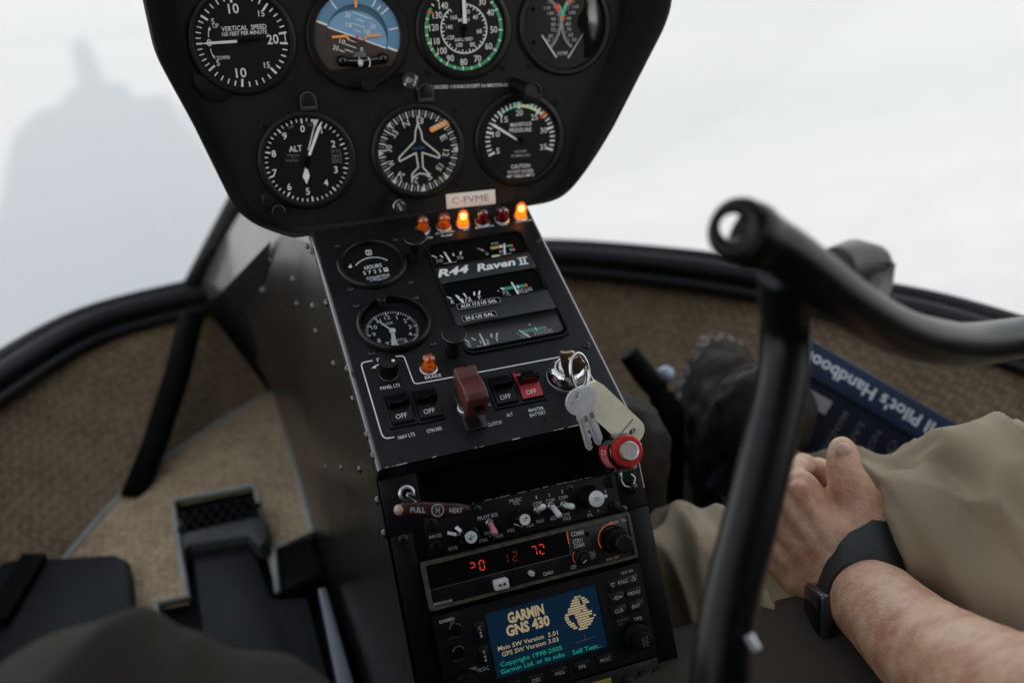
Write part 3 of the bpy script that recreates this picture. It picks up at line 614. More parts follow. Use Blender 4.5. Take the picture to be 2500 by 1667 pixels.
mb = MB(); mb.tube([(-.6, -.5, 1.8), (-.4, -5, 1.6), (.5, -9.5, 1.5)], .7, 8); mb.tube([(5.2, -2.6, .7), (3.4, -5.8, .8), (0.4, -7.2, .9), (-2.6, -6.4, .8)], .6, 8); mb.build('stalk', mat('stalk_brown', (.05, .028, .02), .6), t)
mb = MB(); mb.prism([(33 * math.cos(rad(a)), 33 * math.sin(rad(a))) for a in range(225, 316, 6)], .4, 2.2); mb.build('mask_plate', BLACK, t)
mb = MB(); mb.prism([(-5.6, -15), (-3, -11.4), (4.4, -11.8), (5.6, -15.6)], 1.4, 2.8, .5); mb.build('index', mat('slate_index', (.10, .12, .13), .4), t)
mb = MB(); mb.tube([(-11, -18.2, 2.6), (0, -20.0, 2.6), (15, -18.6, 2.6)], 3.3, 14); mb.m = 1; mb.sph((-13.8, -16.9, 2.6), 4.8, 14); mb.sph((17.8, -17.4, 2.6), 4.8, 14); mb.m = 2; mb.tube([(-9.5, -16.9, 5.6), (1, -17.9, 5.9), (13, -17.0, 5.6)], .22, 6); mb.build('slip_tube', [GLOSSB, GLOSSB, DIMW], t)
mb = MB(); mb.sph((-.3, -19.6, 4.2), 2.9, 16, sz=.8); mb.tube([(-.8, -17, 4.5), (-1.2, -15.2, 5.4)], .5, 8); mb.build('slip_ball', CREAM, t)
mb = MB(); mb.tube([(5.9, -15.8, 5.2), (6.9, -18, 6.1), (7.1, -20.5, 6.1), (6.2, -23, 5.4)], .45, 8); mb.build('wire', CREAM, t)
mb = MB(); mb.cyl((4.2, -35.6), 5.8, 1, 13, 32, 1.0); mb.build('adjust_knob', BLACK, t)
mb = MB(); mb.tube([(31.5, -31, 1), (34.8, -34.3, 12)], 2.4, 12); mb.build('cage_shaft', BLACK, t)
# cage knob
cx, cy = 36.4, -35.4
mb = MB(); mb.cyl((cx, cy), 6.7, 10, 15, 36, .8); k = mb.build('cage_knob', mat('knob_grey', (.014, .015, .015), .5), t)
mb = MB(); mb.text('PULL', cx - 3.6, cy + .3, 2.0, 7.2, z=15.1, rot=62); mb.text('TO', cx - .4, cy + .1, 2.0, 3.4, z=15.1, rot=62); mb.text('CAGE', cx + 3.2, cy - .2, 2.0, 8, z=15.1, rot=68); mb.build('lettering', WHITE, k, smooth=0)
# --- airspeed
t = gauge(P1, 'airspeed_gauge', 'airspeed gauge with a green outer arc and an inner miles scale', 'gauge', 44, 2.8, 34.2, 39.5)
mb = MB(); mb.m = 1; mb.arc((0, 0), 29.4, 31.9, 40, -214, .62, 90); mb.m = 0
for a, r_, s_ in ((50, 25.4, '30'), (26, 25.1, '40'), (-5, 24.6, '50'), (-37, 24.3, '60'), (-68, 25.4, '70'), (-95, 25.4, '80'), (-121, 25.4, '90'), (-141, 24.6, '100'), (-162, 25.6, '110'), (174, 24.6, '120'), (151, 24, '130'), (130, 24, '140')):
    mb.text(s_, r_ * math.cos(rad(a)), r_ * math.sin(rad(a)), 4.9, 5.8 if len(s_) < 3 else 7.4, z=.75)
T_ = [50, 25, -5, -36, -69, -96, -122, -143, -163, -186, -209, -229]
for i, a in enumerate(T_):
    mb.tick(a, 28.6, 32, 1.0, .76)
    if i < len(T_) - 1: mb.tick((a + T_[i + 1]) / 2, 29.6, 32, 1.0, .77)
mb.arc((0, 0), 18.3, 19.2, 83, -236, .7, 80)
for i in range(33):
    a = 78 - i * 9.8; mb.tick(a, 16.0 if i % 2 == 0 else 17, 18.6, .8, .74 + .002 * (i % 3))
for a, r_, s_ in ((74, 13.3, '20'), (40, 12.8, '40'), (-12, 12.6, '60'), (-64, 13.7, '80'), (-112, 13, '100'), (-152, 12.6, '120'), (170, 12.2, '140'), (130, 11.9, '160')): mb.text(s_, r_ * math.cos(rad(a)), r_ * math.sin(rad(a)), 3.1, 4.2 if len(s_) < 3 else 5.2, z=.76)
mb.text('MPH', .2, 6.7, 2.9, 9, z=.74); mb.text('AIRSPEED', -.9, -8.0, 2.4, 15, z=.74)
mb.m = 2; mb.tick(151.6, 27.4, 32.2, 1.5, .8); mb.tick(-144, 27.4, 32.2, .6, .81)
mb.build('scale', [WHITE, GREEN, RED], t, smooth=0)
needle_part(t, [(-.8, 4), (2.2, 4), (2.4, 20), (1.6, 31), (.6, 31), (-.4, 20)], 1); mb = MB(); mb.prism([(-2.4, -8), (-.6, -8), (1.4, 4), (-.4, 4)], 1.8, 2.2); mb.cyl((-.3, 0), 2.6, .6, 2.6, 16); mb.build('counterweight', MATT, t)
# --- dual tachometer
t = gauge(P1, 'dual_tachometer', 'dual engine and rotor tachometer with two white pointers forming a V over RPM', 'gauge', 129.3, 3, 34.6, 40, 4.4)
mb = MB(); mb.m = 0
cl = [(-15, 24.5), (-11.4, 20.3), (-6.7, 15.7), (-3.9, 8.8), (-3.4, .4), (-5, -5.4), (-8.6, -12), (-12.6, -16.7)]; cr_ = [(10, 24), (6.4, 19.3), (1.6, 14.3), (-2.0, 8.6), (-2.8, .4), (-2.1, -6.5), (.7, -13.2), (4.9, -17.9)]
for C_, sg in ((cl, -1), (cr_, 1)):
    D_ = smoothcurve([(*p, 0) for p in C_], 5); mb.pline([(p.x, p.y) for p in D_], .8, .62)
    for i in range(0, len(D_) - 1):
        p = D_[i]; q_ = D_[i + 1]; dd = (q_ - p).normalized(); nn = Vector((-dd.y, dd.x, 0)); nn = nn if nn.x * sg > 0 else -nn
        ln = 3.4 if i % 5 == 0 else 2.2; mb.line((p.x, p.y), (p.x + nn.x * ln, p.y + nn.y * ln), .42, .66 + .002 * (i % 4))
for s_, (x, y), (x2, y2) in zip(('110', '100', '90', '80', '70', '60', '50'), [(-14.6, 14.2), (-11.9, 10), (-9.7, 5.2), (-9.9, 1.1), (-10.3, -3.1), (-12.7, -7.6), (-15.3, -11.1)], [(9.8, 13.8), (6.8, 9.4), (3.6, 4.9), (2.9, .8), (3.3, -3.4), (4.7, -8), (7.6, -11.9)]):
    mb.text(s_, x, y, 2.7, 5.4 if len(s_) > 2 else 4, z=.7); mb.text(s_, x2, y2, 2.7, 5.4 if len(s_) > 2 else 4, z=.7)
mb.text('RPM', -3.3, -22, 3.2, 8.6, z=.7); mb.m = 1; mb.pline([(-5.4, 16), (-3.2, 14.2), (-2.4, 8.6)], 1.5, .8); mb.pline([(5, 20.5), (2, 17), (-1.2, 11), (-1.8, 7)], 2.2, .82)
mb.m = 2; mb.line((-9, 14.0), (-4.6, 16.6), 2, .95); mb.line((-7.6, 11.6), (-3.2, 13.2), 2, .95); mb.line((2.4, 19.4), (6.2, 16.4), 2, .95); mb.disc((-1.3, 5.4), 1.6, .96, 14); mb.build('scale', [DIMW, TEAL, RED], t, smooth=0)
mb = MB(); mb.prism([(-21.2, -7.0), (-20.2, -6.2), (-8.4, -24.4), (-9.6, -25.2)], 1.6, 2.1); mb.build('needle', CREAM, t); mb = MB(); mb.prism([(15.6, -7.2), (14.6, -8.2), (.6, -25.8), (1.8, -26.2)], 1.6, 2.1); mb.build('needle', CREAM, t)
mb = MB(); mb.prism([(17.6, 28), (17.8, 13), (13, 7), (10.8, 2.5), (12, -2.5), (15.6, -9), (16.4, -18), (15.4, -27)] + [(33.5 * math.cos(rad(a)), 33.5 * math.sin(rad(a))) for a in range(-55, 58, 8)], .55, 1.5, .4); mb.build('mask_plate', GLOSSB, t)
mb = MB(); mb.cyl((-26.5, 13.9), 1.8, .5, 1.4, 12); mb.cyl((-27.5, -11.7), 1.8, .5, 1.4, 12); mb.build('dial_screw', MATT, t)
# --- altimeter
t = gauge(P1, 'altimeter', 'round altimeter reading near zero feet, lower left gauge with ALT on its dial', 'gauge', -88.5, -92.5, 33.6, 38.6)
mb = MB()
for i in range(50):
    a = 91 - i * 7.2; mb.tick(a, 28.8 if i % 5 == 0 else 30.2, 32.8, 1.15 if i % 5 == 0 else .8, .7 + .003 * (i % 5))
for i, (x, y) in enumerate([(-.5, 24.8), (14.0, 22.5), (22, 10.9), (21.7, -9.5), (12.7, -19), (-2.4, -24.3), (-16.4, -19.1), (-26.2, -7.0), (-25, 7.7), (-14.9, 20.5)]): mb.text(str(i) if i != 1 else '1', x, y, 5.1, z=.74)
mb.text('ALT', -7.8, 10, 4.4, 10.2, z=.74); mb.m = 1; mb.text('100', -9.2, 27.0, 2, 4.5, z=.74, rot=18); mb.text('FEET', 6.4, 27.2, 1.9, 5, z=.74, rot=-12); mb.text('CALIBRATED', -10.3, 5.1, 1.5, 10, z=.74, rot=-8); mb.text('TO', -10.9, 3.0, 1.4, 2.2, z=.74); mb.text('20,000 FEET', -11.6, 1.1, 1.5, 10.6, z=.74, rot=-6)
mb.text('29.9', 22.2, 5.2, 2.3, 5.6, z=.74); mb.text('299', 22.2, .9, 2.9, 5.8, z=.74); mb.text('300', 22.1, -2.7, 2.9, 5.8, z=.74)
for k in range(9): mb.line((25.6, 6 - k * 1.35), (27.4, 6 - k * 1.35), .4, .74)
mb.build('scale', [WHITE, GREY], t, smooth=0)
needle_part(t, [(1.2, 4.6), (3, 3.6), (13.2, 24), (15, 29.5), (11, 25)], 1); needle_part(t, [(-.6, -5.2), (.4, -12.2), (-2.6, -18.4), (-5.1, -12.2), (-2.2, -5.2)], 1, z=1.3)
mb = MB(); mb.prism([(1.2, 8), (2.6, 8), (9.2, 26), (8.4, 26)], 1, 1.3); mb.prism([(7.4, 31.4), (13, 31), (9, 25)], 1, 1.3); mb.build('needle', CREAM, t)
mb = MB(); mb.prism([(-2, -6), (0, -7), (3, 3), (1, 4)], 1.8, 2.2); mb.cyl((0, 0), 2.6, .6, 2.8, 20); mb.build('hub', MATT, t)
mb = MB(); mb.cyl((0, 0), 19.2, .5, .66, 48, .1); mb.build('drum_plate', mat('drum_black', (.0062, .0072, .0072), .45, spec=.2), t)
mb = MB(); mb.prism([(-33, -20), (-39, -24), (-39.5, -31), (-33, -36), (-24, -33)], 0, 2.4, .8); mb.cyl((-35.5, -27.5), 2.4, 2, 3); mb.cyl((-27.6, -36), 5.0, 2, 12, 32, .8); mb.build('setting_knob', BLACK, t)
mb = MB(); mb.lathe([(5.1, 11.6), (5.2, 12.1), (4.9, 12.3)], (-27.6, -36, 0), 32); mb.build('knob_edge', mat('worn_knob_edge', (.10, .09, .075), .35, .6), t)
# --- heading indicator
t = gauge(P1, 'heading_indicator', 'heading indicator with a white aeroplane outline over a compass card', 'gauge', 1.6, -91, 34, 38.8)
mb = MB(); mb.m = 0
for i in range(72):
    a = 94 - i * 5; mb.m = 0 if i % 2 == 0 else 1; mb.tick(a, 27.4 if i % 2 == 0 else 28.4, 32.9, 1.15, .66 + .002 * (i % 3))
mb.m = 0
for s_, x, y in (('N', -8.4, 22.7), ('3', 4.1, 24.1), ('E', 21.6, 8.7), ('12', 22.5, -3.8), ('15', 16.3, -14.8), ('S', 7.1, -21.6), ('21', -5.2, -23.2), ('24', -16.5, -17.9), ('W', -23.4, -7.6), ('30', -24.3, 4.5), ('33', -18.7, 15.6)):
    mb.text(s_, x, y, 5.0, 4.2 if len(s_) == 1 and s_ not in 'WN' else 5.4, z=.72, rot=math.degrees(math.atan2(y, x)) - 90)
for a in (134, 178, 225, 272, 313, 358, 42):
    c_, s2 = math.cos(rad(a)), math.sin(rad(a)); mb.poly([(33 * c_ - 2.4 * s2, 33 * s2 + 2.4 * c_), (28.6 * c_, 28.6 * s2), (33 * c_ + 2.4 * s2, 33 * s2 - 2.4 * c_)][::1], .78)
mb.build('compass_card', [CREAM, GREY], t, smooth=0)
pl = [(1.3, 28.1), (1.0, 21.9), (-1.3, 16.2), (-2.6, 8.4), (-16, -2.9), (-16.9, -5), (-16.3, -6.6), (-2.5, -1.1), (-1.6, -12.9), (-7.2, -17.9), (-7.8, -24.5)]
pr_ = [(1.0, 21.9), (3.3, 15.1), (3.9, 8.4), (16, -3.2), (17.1, -5.2), (16.2, -7), (2.7, -1.3), (2.2, -13.3), (6.1, -18.3), (7.0, -20.6), (4, -19.2), (-.6, -17.9), (-5, -19.6), (-7.4, -22)]
mb = MB(); mb.pline(pl, 1.25, 1.3); mb.pline(pr_, 1.25, 1.32); mb.build('plane_symbol', CREAM, t, smooth=0)
mb = MB(); mb.text('ELECTRIC', .3, 2.5, 1.8, 10.4, z=.9); mb.build('blue_word', mat('blue_print', (.03, .16, .42), .6), t, smooth=0)
mb = MB(); mb.m = 0; mb.line((12.6, 16.4), (26.5, 21.4), 4.4, .9); mb.disc((12.6, 16.4), 2.2, .91, 16); mb.m = 1
for k in range(4): mb.line((13.5 + k * 3.4, 18.9 + k * 1.2), (13.2 + k * 3.4 + 3, 14.7 + k * 1.2 + 2.2), 1.2, 1.0)
mb.build('heading_bug', [ORANGE, CREAM], t, smooth=0)
mb = MB(); mb.tube([(-29, -32.5, 1), (-23.6, -38.6, 14)], 3.0, 14); mb.build('push_shaft', BLACK, t)
mb = MB(); mb.cyl((-22.6, -40.2), 5.2, 12, 17.4, 32, .5); mb.m = 1; mb.lathe([(5.3, 12), (5.4, 17.2), (5.1, 17.5)], (-22.6, -40.2, 0), 32); kk = mb.build('push_knob', [mat('knob_face', (.022, .022, .018), .6, spec=.2), CHROME], t)
mb = MB(); mb.text('PUSH', -22.8, -40.6, 1.9, 6.2, z=17.6, rot=-62); mb.arc((-22.6, -40.2), 3.4, 3.9, 20, 70, 17.6, 8); mb.build('lettering', CREAM, kk, smooth=0)
# --- manifold pressure
t = gauge(P1, 'manifold_pressure_gauge', 'manifold pressure gauge with a green and yellow arc, lower right of the panel', 'gauge', 88.6, -86.8, 33.8, 39.2)
mb = MB(); mb.m = 0; ang = lambda v: 201 - (v - 5) * 7.45
for v in range(5, 36):
    a = ang(v); big = v % 5 == 0; mb.tick(a, 24.6 if big else 26.2, 30.4, 1.9 if big else 1.3, .72 + .003 * (v % 4))
for v in (5, 10, 15, 20, 25, 30, 35):
    a = ang(v); mb.text(str(v), 21.6 * math.cos(rad(a)), 21.6 * math.sin(rad(a)), 4.5, 6.2 if v > 9 else None, z=.74)
mb.m = 2; mb.arc((0, 0), 26, 28.0, ang(15.4), ang(19.4), .7, 16); mb.m = 3; mb.arc((0, 0), 26, 28.3, ang(19.4), ang(26), .71, 20); mb.m = 2; mb.arc((0, 0), 28.6, 30.4, ang(18.6), ang(23.6), .7, 16); mb.m = 4; mb.tick(ang(26.6), 24.4, 30.8, 2.6, .82)
mb.m = 0; mb.t2('MANIFOLD', (-8, 12.3), (10.6, 12.2), 3.2, z=.74); mb.t2('PRESSURE', (-9.1, 8), (10.1, 7.3), 3.2, z=.74); mb.m = 1; mb.t2('INCHES', (-5.6, -9.9), (4.9, -10.2), 2, z=.74); mb.t2('OF MERCURY', (-9.3, -13.2), (8.3, -13.9), 2, z=.74); mb.m = 0; mb.t2('CAUTION', (-9.6, -22.1), (7.3, -22.5), 3.2, z=.74); mb.t2('DO NOT EXCEED', (-12.6, -26.3), (10, -27), 2.4, z=.74); mb.t2('MP TABLE LIMITS', (-13.4, -30), (10.6, -30.6), 2.4, z=.74)
mb.build('scale', [WHITE, DIMW, TEAL, YEL, RED], t, smooth=0)
needle_part(t, [(-3.2, -.8), (-4.6, 1.8), (-22, 14.6), (-24.8, 15), (-23, 12.4)], 1); mb = MB(); mb.prism([(-3.6, 1.2), (-2.4, -.6), (9.2, -10.6), (8.2, -9.6)], 1.8, 2.2); mb.cyl((0, 0), 1.8, .6, 2.6, 14); mb.build('counterweight', MATT, t)
# eyebrow post lights
def post_light(x, y, label, big=False, h0=0.):
    t = at(P1, 'post_light', label, 'panel light', x, y, group='black post lights on the upper panel')
    if not big:
        ar = [(6 * math.cos(rad(a)), 1 + 6 * math.sin(rad(a))) for a in range(0, 181, 15)]
        mb = MB(); mb.prism(ar + [(-6, -6.4), (6, -6.4)], 0, 4.5, .8); mb.build('hood', BLACK, t)
        mb = MB(); mb.pline([(6, -6.3), (6, 1)] + [(6 * math.cos(rad(a)), 1 + 6 * math.sin(rad(a))) for a in range(0, 181, 15)] + [(-6, -6.3), (6, -6.3)], .35, 4.0); mb.text('WOELEN', 0, -4.6, 1.4, 9.4, z=4.6); mb.build('edge', GREY, t, smooth=0)
    else:
        mb = MB(); mb.tube([(-9, 6, 0), (-3, 2, 12), (0, 0, 18)], 5.2, 14); mb.lathe([(6.4, 16), (7.6, 22), (7.4, 25), (6.4, 25.4), (5.6, 22)], (0, 0, 0), 28, None, True, False); mb.prism([(-8, -2), (8, -2), (6.6, -10), (-6.6, -10)], 14, 25, 1); mb.build('hood', BLACK, t)
        mb = MB(); mb.disc((0, 1), 5.6, 23, 24); mb.build('lens', mat('dull_lens', (.025, .024, .02), .3), t, smooth=0)
post_light(-83.7, -46.8, 'flat D-shaped post light above the altimeter dial')
post_light(9.6, -45.0, 'D-shaped post light covering the start of the airspeed warning line')
post_light(92.5, -46.5, 'protruding post light on a stalk above the manifold pressure dial', True)
t = at(P1R, 'registration_label', 'white label reading C-FVME stuck to the bottom edge of the upper panel', 'label', 43.7, -133.6, .3, 1.3)
mb = MB(); mb.box(-21.3, -6.2, 0, 21.3, 6.2, 1.2, .5); mb.build('tape', mat('label_white', (.74, .72, .70), .5), t); mb = MB(); mb.text('C-FVME', -.6, .2, 5.4, 32, z=1.35, bold=.0); mb.build('lettering', mat('label_grey_ink', (.20, .17, .15), .6), t, smooth=0)

# ================================================================== things on the console
def lamp(pl, x, y, kind, lit, label, sc=1.0, group='round warning lamps in a row'):
    t = at(pl, 'warning_lamp', label, 'warning lamp', x, y, group=group)
    r = 5.6 * sc
    MB().lathe([(r + 1.1, 0), (r + 1.1, .9), (r + .4, 1.4), (r - .2, 1.4), (r - .3, 0)], n=32).build('collar', STEEL, t)
    prof = [(r, .5), (r, 7.5 * sc), (r * .97, 8.4 * sc), (r * .99, 9.2 * sc), (r * .95, 11 * sc), (r * .78, 13.4 * sc), (r * .5, 15 * sc), (r * .2, 15.7 * sc), (.01, 15.8 * sc)]
    MB().lathe(prof, n=32).build('lens', AMBL if kind == 'a' else REDL, t, smooth=50)
    mb = MB(); mb.lathe([(r * .86, .4), (r * .86, 4 * sc), (r * .62, 4.4 * sc), (r * .60, 7 * sc), (r * .3, 8 * sc), (.01, 8 * sc)], n=24); mb.build('reflector', (AMBLIT if lit else AMBI) if kind == 'a' else REDI, t)
    mb = MB(); mb.sph((0, 0, 9.4 * sc), 2.5 * sc, 14, sz=1.3); mb.build('bulb', BULB if lit else (mat('bulb_glass', (.75, .5, .3), .08) if kind == 'a' else mat('bulb_red', (.5, .12, .1), .08)), t)
for x, y, kd, lit, lb in ((-3.8, 168.1, 'a', 0, 'unlit amber lamp over FUEL FILTER, leftmost of the row'), (14.4, 167.4, 'a', 0, 'unlit amber lamp over AUX FUEL PUMP'), (31.6, 166.8, 'a', 1, 'glowing amber lamp over ALT, under the white registration label'), (49, 165.8, 'r', 0, 'dark red lamp over ENG FIRE'), (66.6, 165.0, 'r', 0, 'dark red lamp over OIL'), (84, 165.2, 'a', 1, 'glowing amber lamp at the right end of the row')): lamp(P2, x, y, kd, lit, lb)
lamp(P2, -39.4, 16.2, 'a', 0, 'single unlit amber lamp over the word BRAKE', 1.04, None)
# hour meter
t = at(P2, 'hour_meter', 'round hour meter reading 2722 with COLLECTIVE ACTIVATED on its dial', 'gauge', -55.3, 136.5, group='small gauges on the console')
bezel(MB(), 23.5, 29, 5).build('bezel', BLACK, t, smooth=30); mb = MB(); mb.disc((0, 0), 24, .4, 48); mb.build('dial', DIAL, t, smooth=0)
mb = MB(); mb.arc((0, -9), 16.4, 17.2, 38, 142, .6, 20); mb.t2('HOURS', (-7, -3.2), (7.4, -2.8), 4.2, z=.6); mb.text('COLLECTIVE', 1.4, -15.6, 3.0, 19, z=.6); mb.text('ACTIVATED', 1.6, -19.6, 3.0, 16, z=.6); mb.disc((-18, 1), 1.4, .6, 12); mb.poly([(-19, 1), (-17, 1), (-17, 4.6)], .61)
for a, b_ in (((-1.6, 11), (2.4, 11)), ((-1.6, 17), (2.4, 17)), ((-1.6, 11), (-1.6, 17)), ((2.4, 11), (2.4, 17))): mb.line(a, b_, .7, .6)
mb.poly([(-.6, 12), (1.4, 12), (.4, 14)], .6); mb.poly([(-.6, 16), (.4, 14), (1.4, 16)][::-1], .6)
mb.build('scale', WHITE, t, smooth=0)
mb = MB(); mb.box(-10.5, -12, .4, 11.5, -6.6, .8); mb.m = 1
for i, s_ in enumerate('2722'): mb.text(s_, -8.4 + i * 4.3, -9.3, 3.8, z=.95)
mb.rect(7.6, -11.6, 11.2, -7, .9); mb.m = 0; mb.text('9', 9.4, -9.3, 3.4, z=1.0); mb.build('counter', [MATT, WHITE], t, smooth=0)
# clock
t = at(P2, 'quartz_clock', 'round analogue clock with white hands and QUARTZ on its dial', 'clock', -53.8, 66.3, group='small gauges on the console')
bezel(MB(), 25.4, 29.4, 6).build('bezel', BLACK, t, smooth=30); mb = MB(); mb.disc((0, -.5), 25.8, .3, 48); mb.build('dial', DIAL, t, smooth=0)
cy0 = -7.0; mb = MB()
for i in range(60):
    a = 92 - i * 6
    r1_ = 20.6
    if cy0 + r1_ * math.sin(rad(a)) < -22: continue
    mb.tick(a, 17.0 if i % 5 == 0 else 18.4, r1_, 1.0 if i % 5 == 0 else .55, .6, (-3, cy0 + 1))
for i in range(1, 13):
    a = 92 - i * 30; x, y = -3 + 14.4 * math.cos(rad(a)), cy0 + 1 + 14.4 * math.sin(rad(a))
    if y > -24: mb.text(str(i), x, y, 4.0, z=.62)
mb.text('CLOCK', -5, 2.2, 2.6, 9.6, z=.62); mb.text('QUARTZ', -2, -16.6, 2.4, 10, z=.62); mb.build('scale', WHITE, t, smooth=0)
hx, hy = -3, cy0
mb = MB(); mb.prism([(hx - .5, hy - .5), (hx + .6, hy + .6), (hx - 9.8, hy + 15.4), (hx - 10.4, hy + 15)], 1.4, 1.7); mb.build('minute_hand', WHITE, t)
mb = MB(); mb.prism([(hx - 1.2, hy), (hx + 1.2, hy), (hx - 1.8, hy - 15.6), (hx - 4.6, hy - 17)], 1.0, 1.3); mb.build('hour_hand', WHITE, t)
mb = MB(); mb.prism([(hx - .4, hy), (hx + 1.0, hy), (hx + .2, hy - 15.8), (hx - 1.2, hy - 15.8)], 1.8, 2.0); mb.cyl((hx, hy), 2.6, .6, 2.6, 20); mb.build('second_hand', WHITE, t)
mb = MB(); mb.disc((0, 0), 25.6, 5.0, 48); mb.build('glass', CLEAR, t, smooth=0)
mb = MB(); mb.cyl((-5, 21.6), 3.4, 3, 10, 20, .8); mb.build('set_knob', BLACK, t)
# engine gauge cluster
t = at(P2, 'gauge_cluster', 'tall black engine gauge cluster with three wide windows and white script lettering', 'gauge cluster', 33, 87)
def rrect(x0, y0, x1, y1, r, n=6):
    out = []
    for cx_, cy_, a0 in ((x1 - r, y1 - r, 0), (x0 + r, y1 - r, 90), (x0 + r, y0 + r, 180), (x1 - r, y0 + r, 270)):
        for i in range(n + 1): a = rad(a0 + 90 * i / n); out.append((cx_ + r * math.cos(a), cy_ + r * math.sin(a)))
    return out
ox, oy = -33, -87
def rim_prism(mb, O, I, z0, z1):
    k = len(O); vs = [(p[0], p[1], z1) for p in O] + [(p[0], p[1], z1) for p in I] + [(p[0], p[1], z0) for p in O] + [(p[0], p[1], z0) for p in I]; fs = []
    for i in range(k):
        j = (i + 1) % k; fs += [(i, j, k + j, k + i), (2 * k + i, 2 * k + j, j, i), (k + i, k + j, 3 * k + j, 3 * k + i)]
    return mb.add(vs, fs)
mb = MB(); rim_prism(mb, rrect(-8 + ox, 21 + oy, 78.5 + ox, 148.5 + oy, 8), rrect(-6.6 + ox, 22.4 + oy, 77 + ox, 147 + oy, 7), 0, 2.2); mb.build('surround', BLACK, t, smooth=30)
# body panels between the windows
wins = [(-5.6, 119.5, 76.6, 146), (-6.0, 73.4, 75.4, 99), (-6.2, 26.2, 73.8, 51.0)]
mb = MB(); mb.rect(-6.8 + ox, 22.2 + oy, 77.2 + ox, 147.2 + oy, .35); mb.m = 1
for (x0, y0, x1, y1) in ((-6.8, 99.4, 77.2, 119.0), (-6.8, 51.6, 77.2, 73.0)): mb.box(x0 + ox, y0 + oy, .3, x1 + ox, y1 + oy, 1.8, .5)
mb.build('mask', [MATT, mat('cluster_grey', (.017, .02, .0225), .45, var=.15, vscale=30)], t, smooth=30)
mb = MB(); mb.text('R44', 7.0 + ox, 111.4 + oy, 8.0, 28, z=1.95, bold=.035, shear=.3); mb.text('Raven', 43.6 + ox, 110.4 + oy, 8.0, 34, z=1.95, bold=.03, shear=.25); mb.text('II', 67.3 + ox, 109.6 + oy, 8.4, 6.2, z=1.95, bold=.02, shear=.1)
mb.rect(62.6 + ox, 105.0 + oy, 71 + ox, 106.2 + oy, 1.95); mb.rect(63.6 + ox, 112.8 + oy, 72.4 + ox, 114 + oy, 1.95); mb.build('script', WHITE, t, smooth=0)
mb = MB(); G_ = lambda p: (p[0] + ox, p[1] + oy)
def ln(m_, a, b_, wd, z=.7): mb.m = m_; mb.line(G_(a), G_(b_), wd, z)
def tt(m_, s_, x, y, h, wd=None): mb.m = m_; mb.text(s_, x + ox, y + oy, h, wd, z=.72)
for a, b_ in (((-4.6, 135), (-1.4, 131)), ((2, 133.6), (3.6, 130.2)), ((13.1, 133.2), (13.1, 130)), ((20.4, 134), (18.6, 130.2))): ln(0, a, b_, 1.1)
tt(1, '70', -.6, 126.9, 3.4, 5.4); tt(1, '70', 17.4, 126.6, 3.4, 5.4); ln(1, (2, 123.2), (13.5, 122.8), .6)
for a, b_ in (((35, 134.4), (39.4, 131)), ((37, 131.6), (39.8, 130))): ln(1, a, b_, .8)
tt(1, '0', 40.9, 126, 3.2); ln(2, (46.2, 131.7), (55, 131.9), 3.0); ln(0, (54.4, 132), (56.6, 131.8), 3.2, .75); ln(3, (56.4, 131.8), (64.6, 131), 2.6); ln(4, (63.6, 131.0), (65.6, 130.9), 2.8, .76); ln(5, (44, 121.8), (51, 121.6), 2.4); tt(1, 'PSI', 51.2, 136.6, 2.6, 6); tt(1, '60', 54, 126, 3.2, 4.4); tt(1, '80', 63.4, 126, 3.2, 4.6); ln(1, (50, 122.2), (61.6, 121.8), .6)
SC = [WHITE, DIMW, OCHRE, mat('sea_green_print', (.02, .30, .20), .6), RED, YEL]
mb.build('scale', SC, t, smooth=0); mb = MB()
for a, b_ in (((-5.6, 85.6), (-2.6, 82.4)), ((1.6, 85.6), (4.2, 82.6)), ((8.6, 86), (9.6, 81.6)), ((17.4, 85.6), (16.4, 81.6)), ((22.2, 85.6), (20, 81.4))): ln(0, a, b_, 1.3)
tt(0, 'E', -2.8, 79, 3.8); tt(0, '1/2', 9.1, 78.7, 4, 7.6); tt(0, 'F', 19.9, 78.6, 3.8); tt(1, 'FUEL', 10, 75, 1.6, 8)
ln(3, (40.6, 83.2), (60.8, 82.6), 3.4); ln(0, (39.6, 84.6), (42.2, 82.0), 1.4, .76); ln(4, (60.6, 82.6), (62.4, 82.5), 3.4, .76); ln(0, (53.9, 84), (54.5, 81), 1.2, .77); tt(1, '75', 42, 78.3, 3.6, 5.4); tt(1, '80', 54.8, 77.9, 3.6, 5); tt(1, '245', 61.4, 77.7, 3.6, 7); tt(1, 'OIL', 44, 75, 1.8, 5); tt(1, 'TEMP', 56.6, 74.8, 1.8, 8); mb.disc(G_((36.8, 81.8)), .7, .72, 8)
mb.build('scale', SC, t, smooth=0); mb = MB()
for a, b_ in (((-5, 37.6), (-2.2, 34.4)), ((1, 38.2), (3.2, 34.6)), ((17.2, 38.4), (16.4, 34.2)), ((22.2, 38), (20, 33.8))): ln(0, a, b_, 1.4)
tt(0, 'E', -2.6, 31.6, 4.0); tt(0, '1', 6.4, 32, 4); tt(0, '2', 12, 31.4, 4); tt(0, 'F', 20.2, 31.4, 4.0); tt(0, 'FUEL', 8.4, 27.7, 2.4, 11)
ln(3, (41, 34.6), (60.6, 34.2), 3.2); ln(4, (60.4, 34.2), (61.6, 34.2), 3.4, .76); ln(0, (52.8, 36.2), (53.3, 32.6), 1.4, .77); tt(1, '200', 41.8, 30.4, 3.6, 7.4); tt(1, '350', 53.5, 30.4, 3.8, 7.8); tt(1, '500', 61.8, 30, 3.8, 7.4); tt(1, 'CYL', 42.6, 26.9, 1.8, 6); tt(1, 'HD TEMP', 57, 26.6, 1.8, 15); tt(0, 'F', 50, 39.8, 2.6); mb.disc(G_((37.4, 33.6)), .7, .72, 8)
mb.build('scale', SC, t, smooth=0)
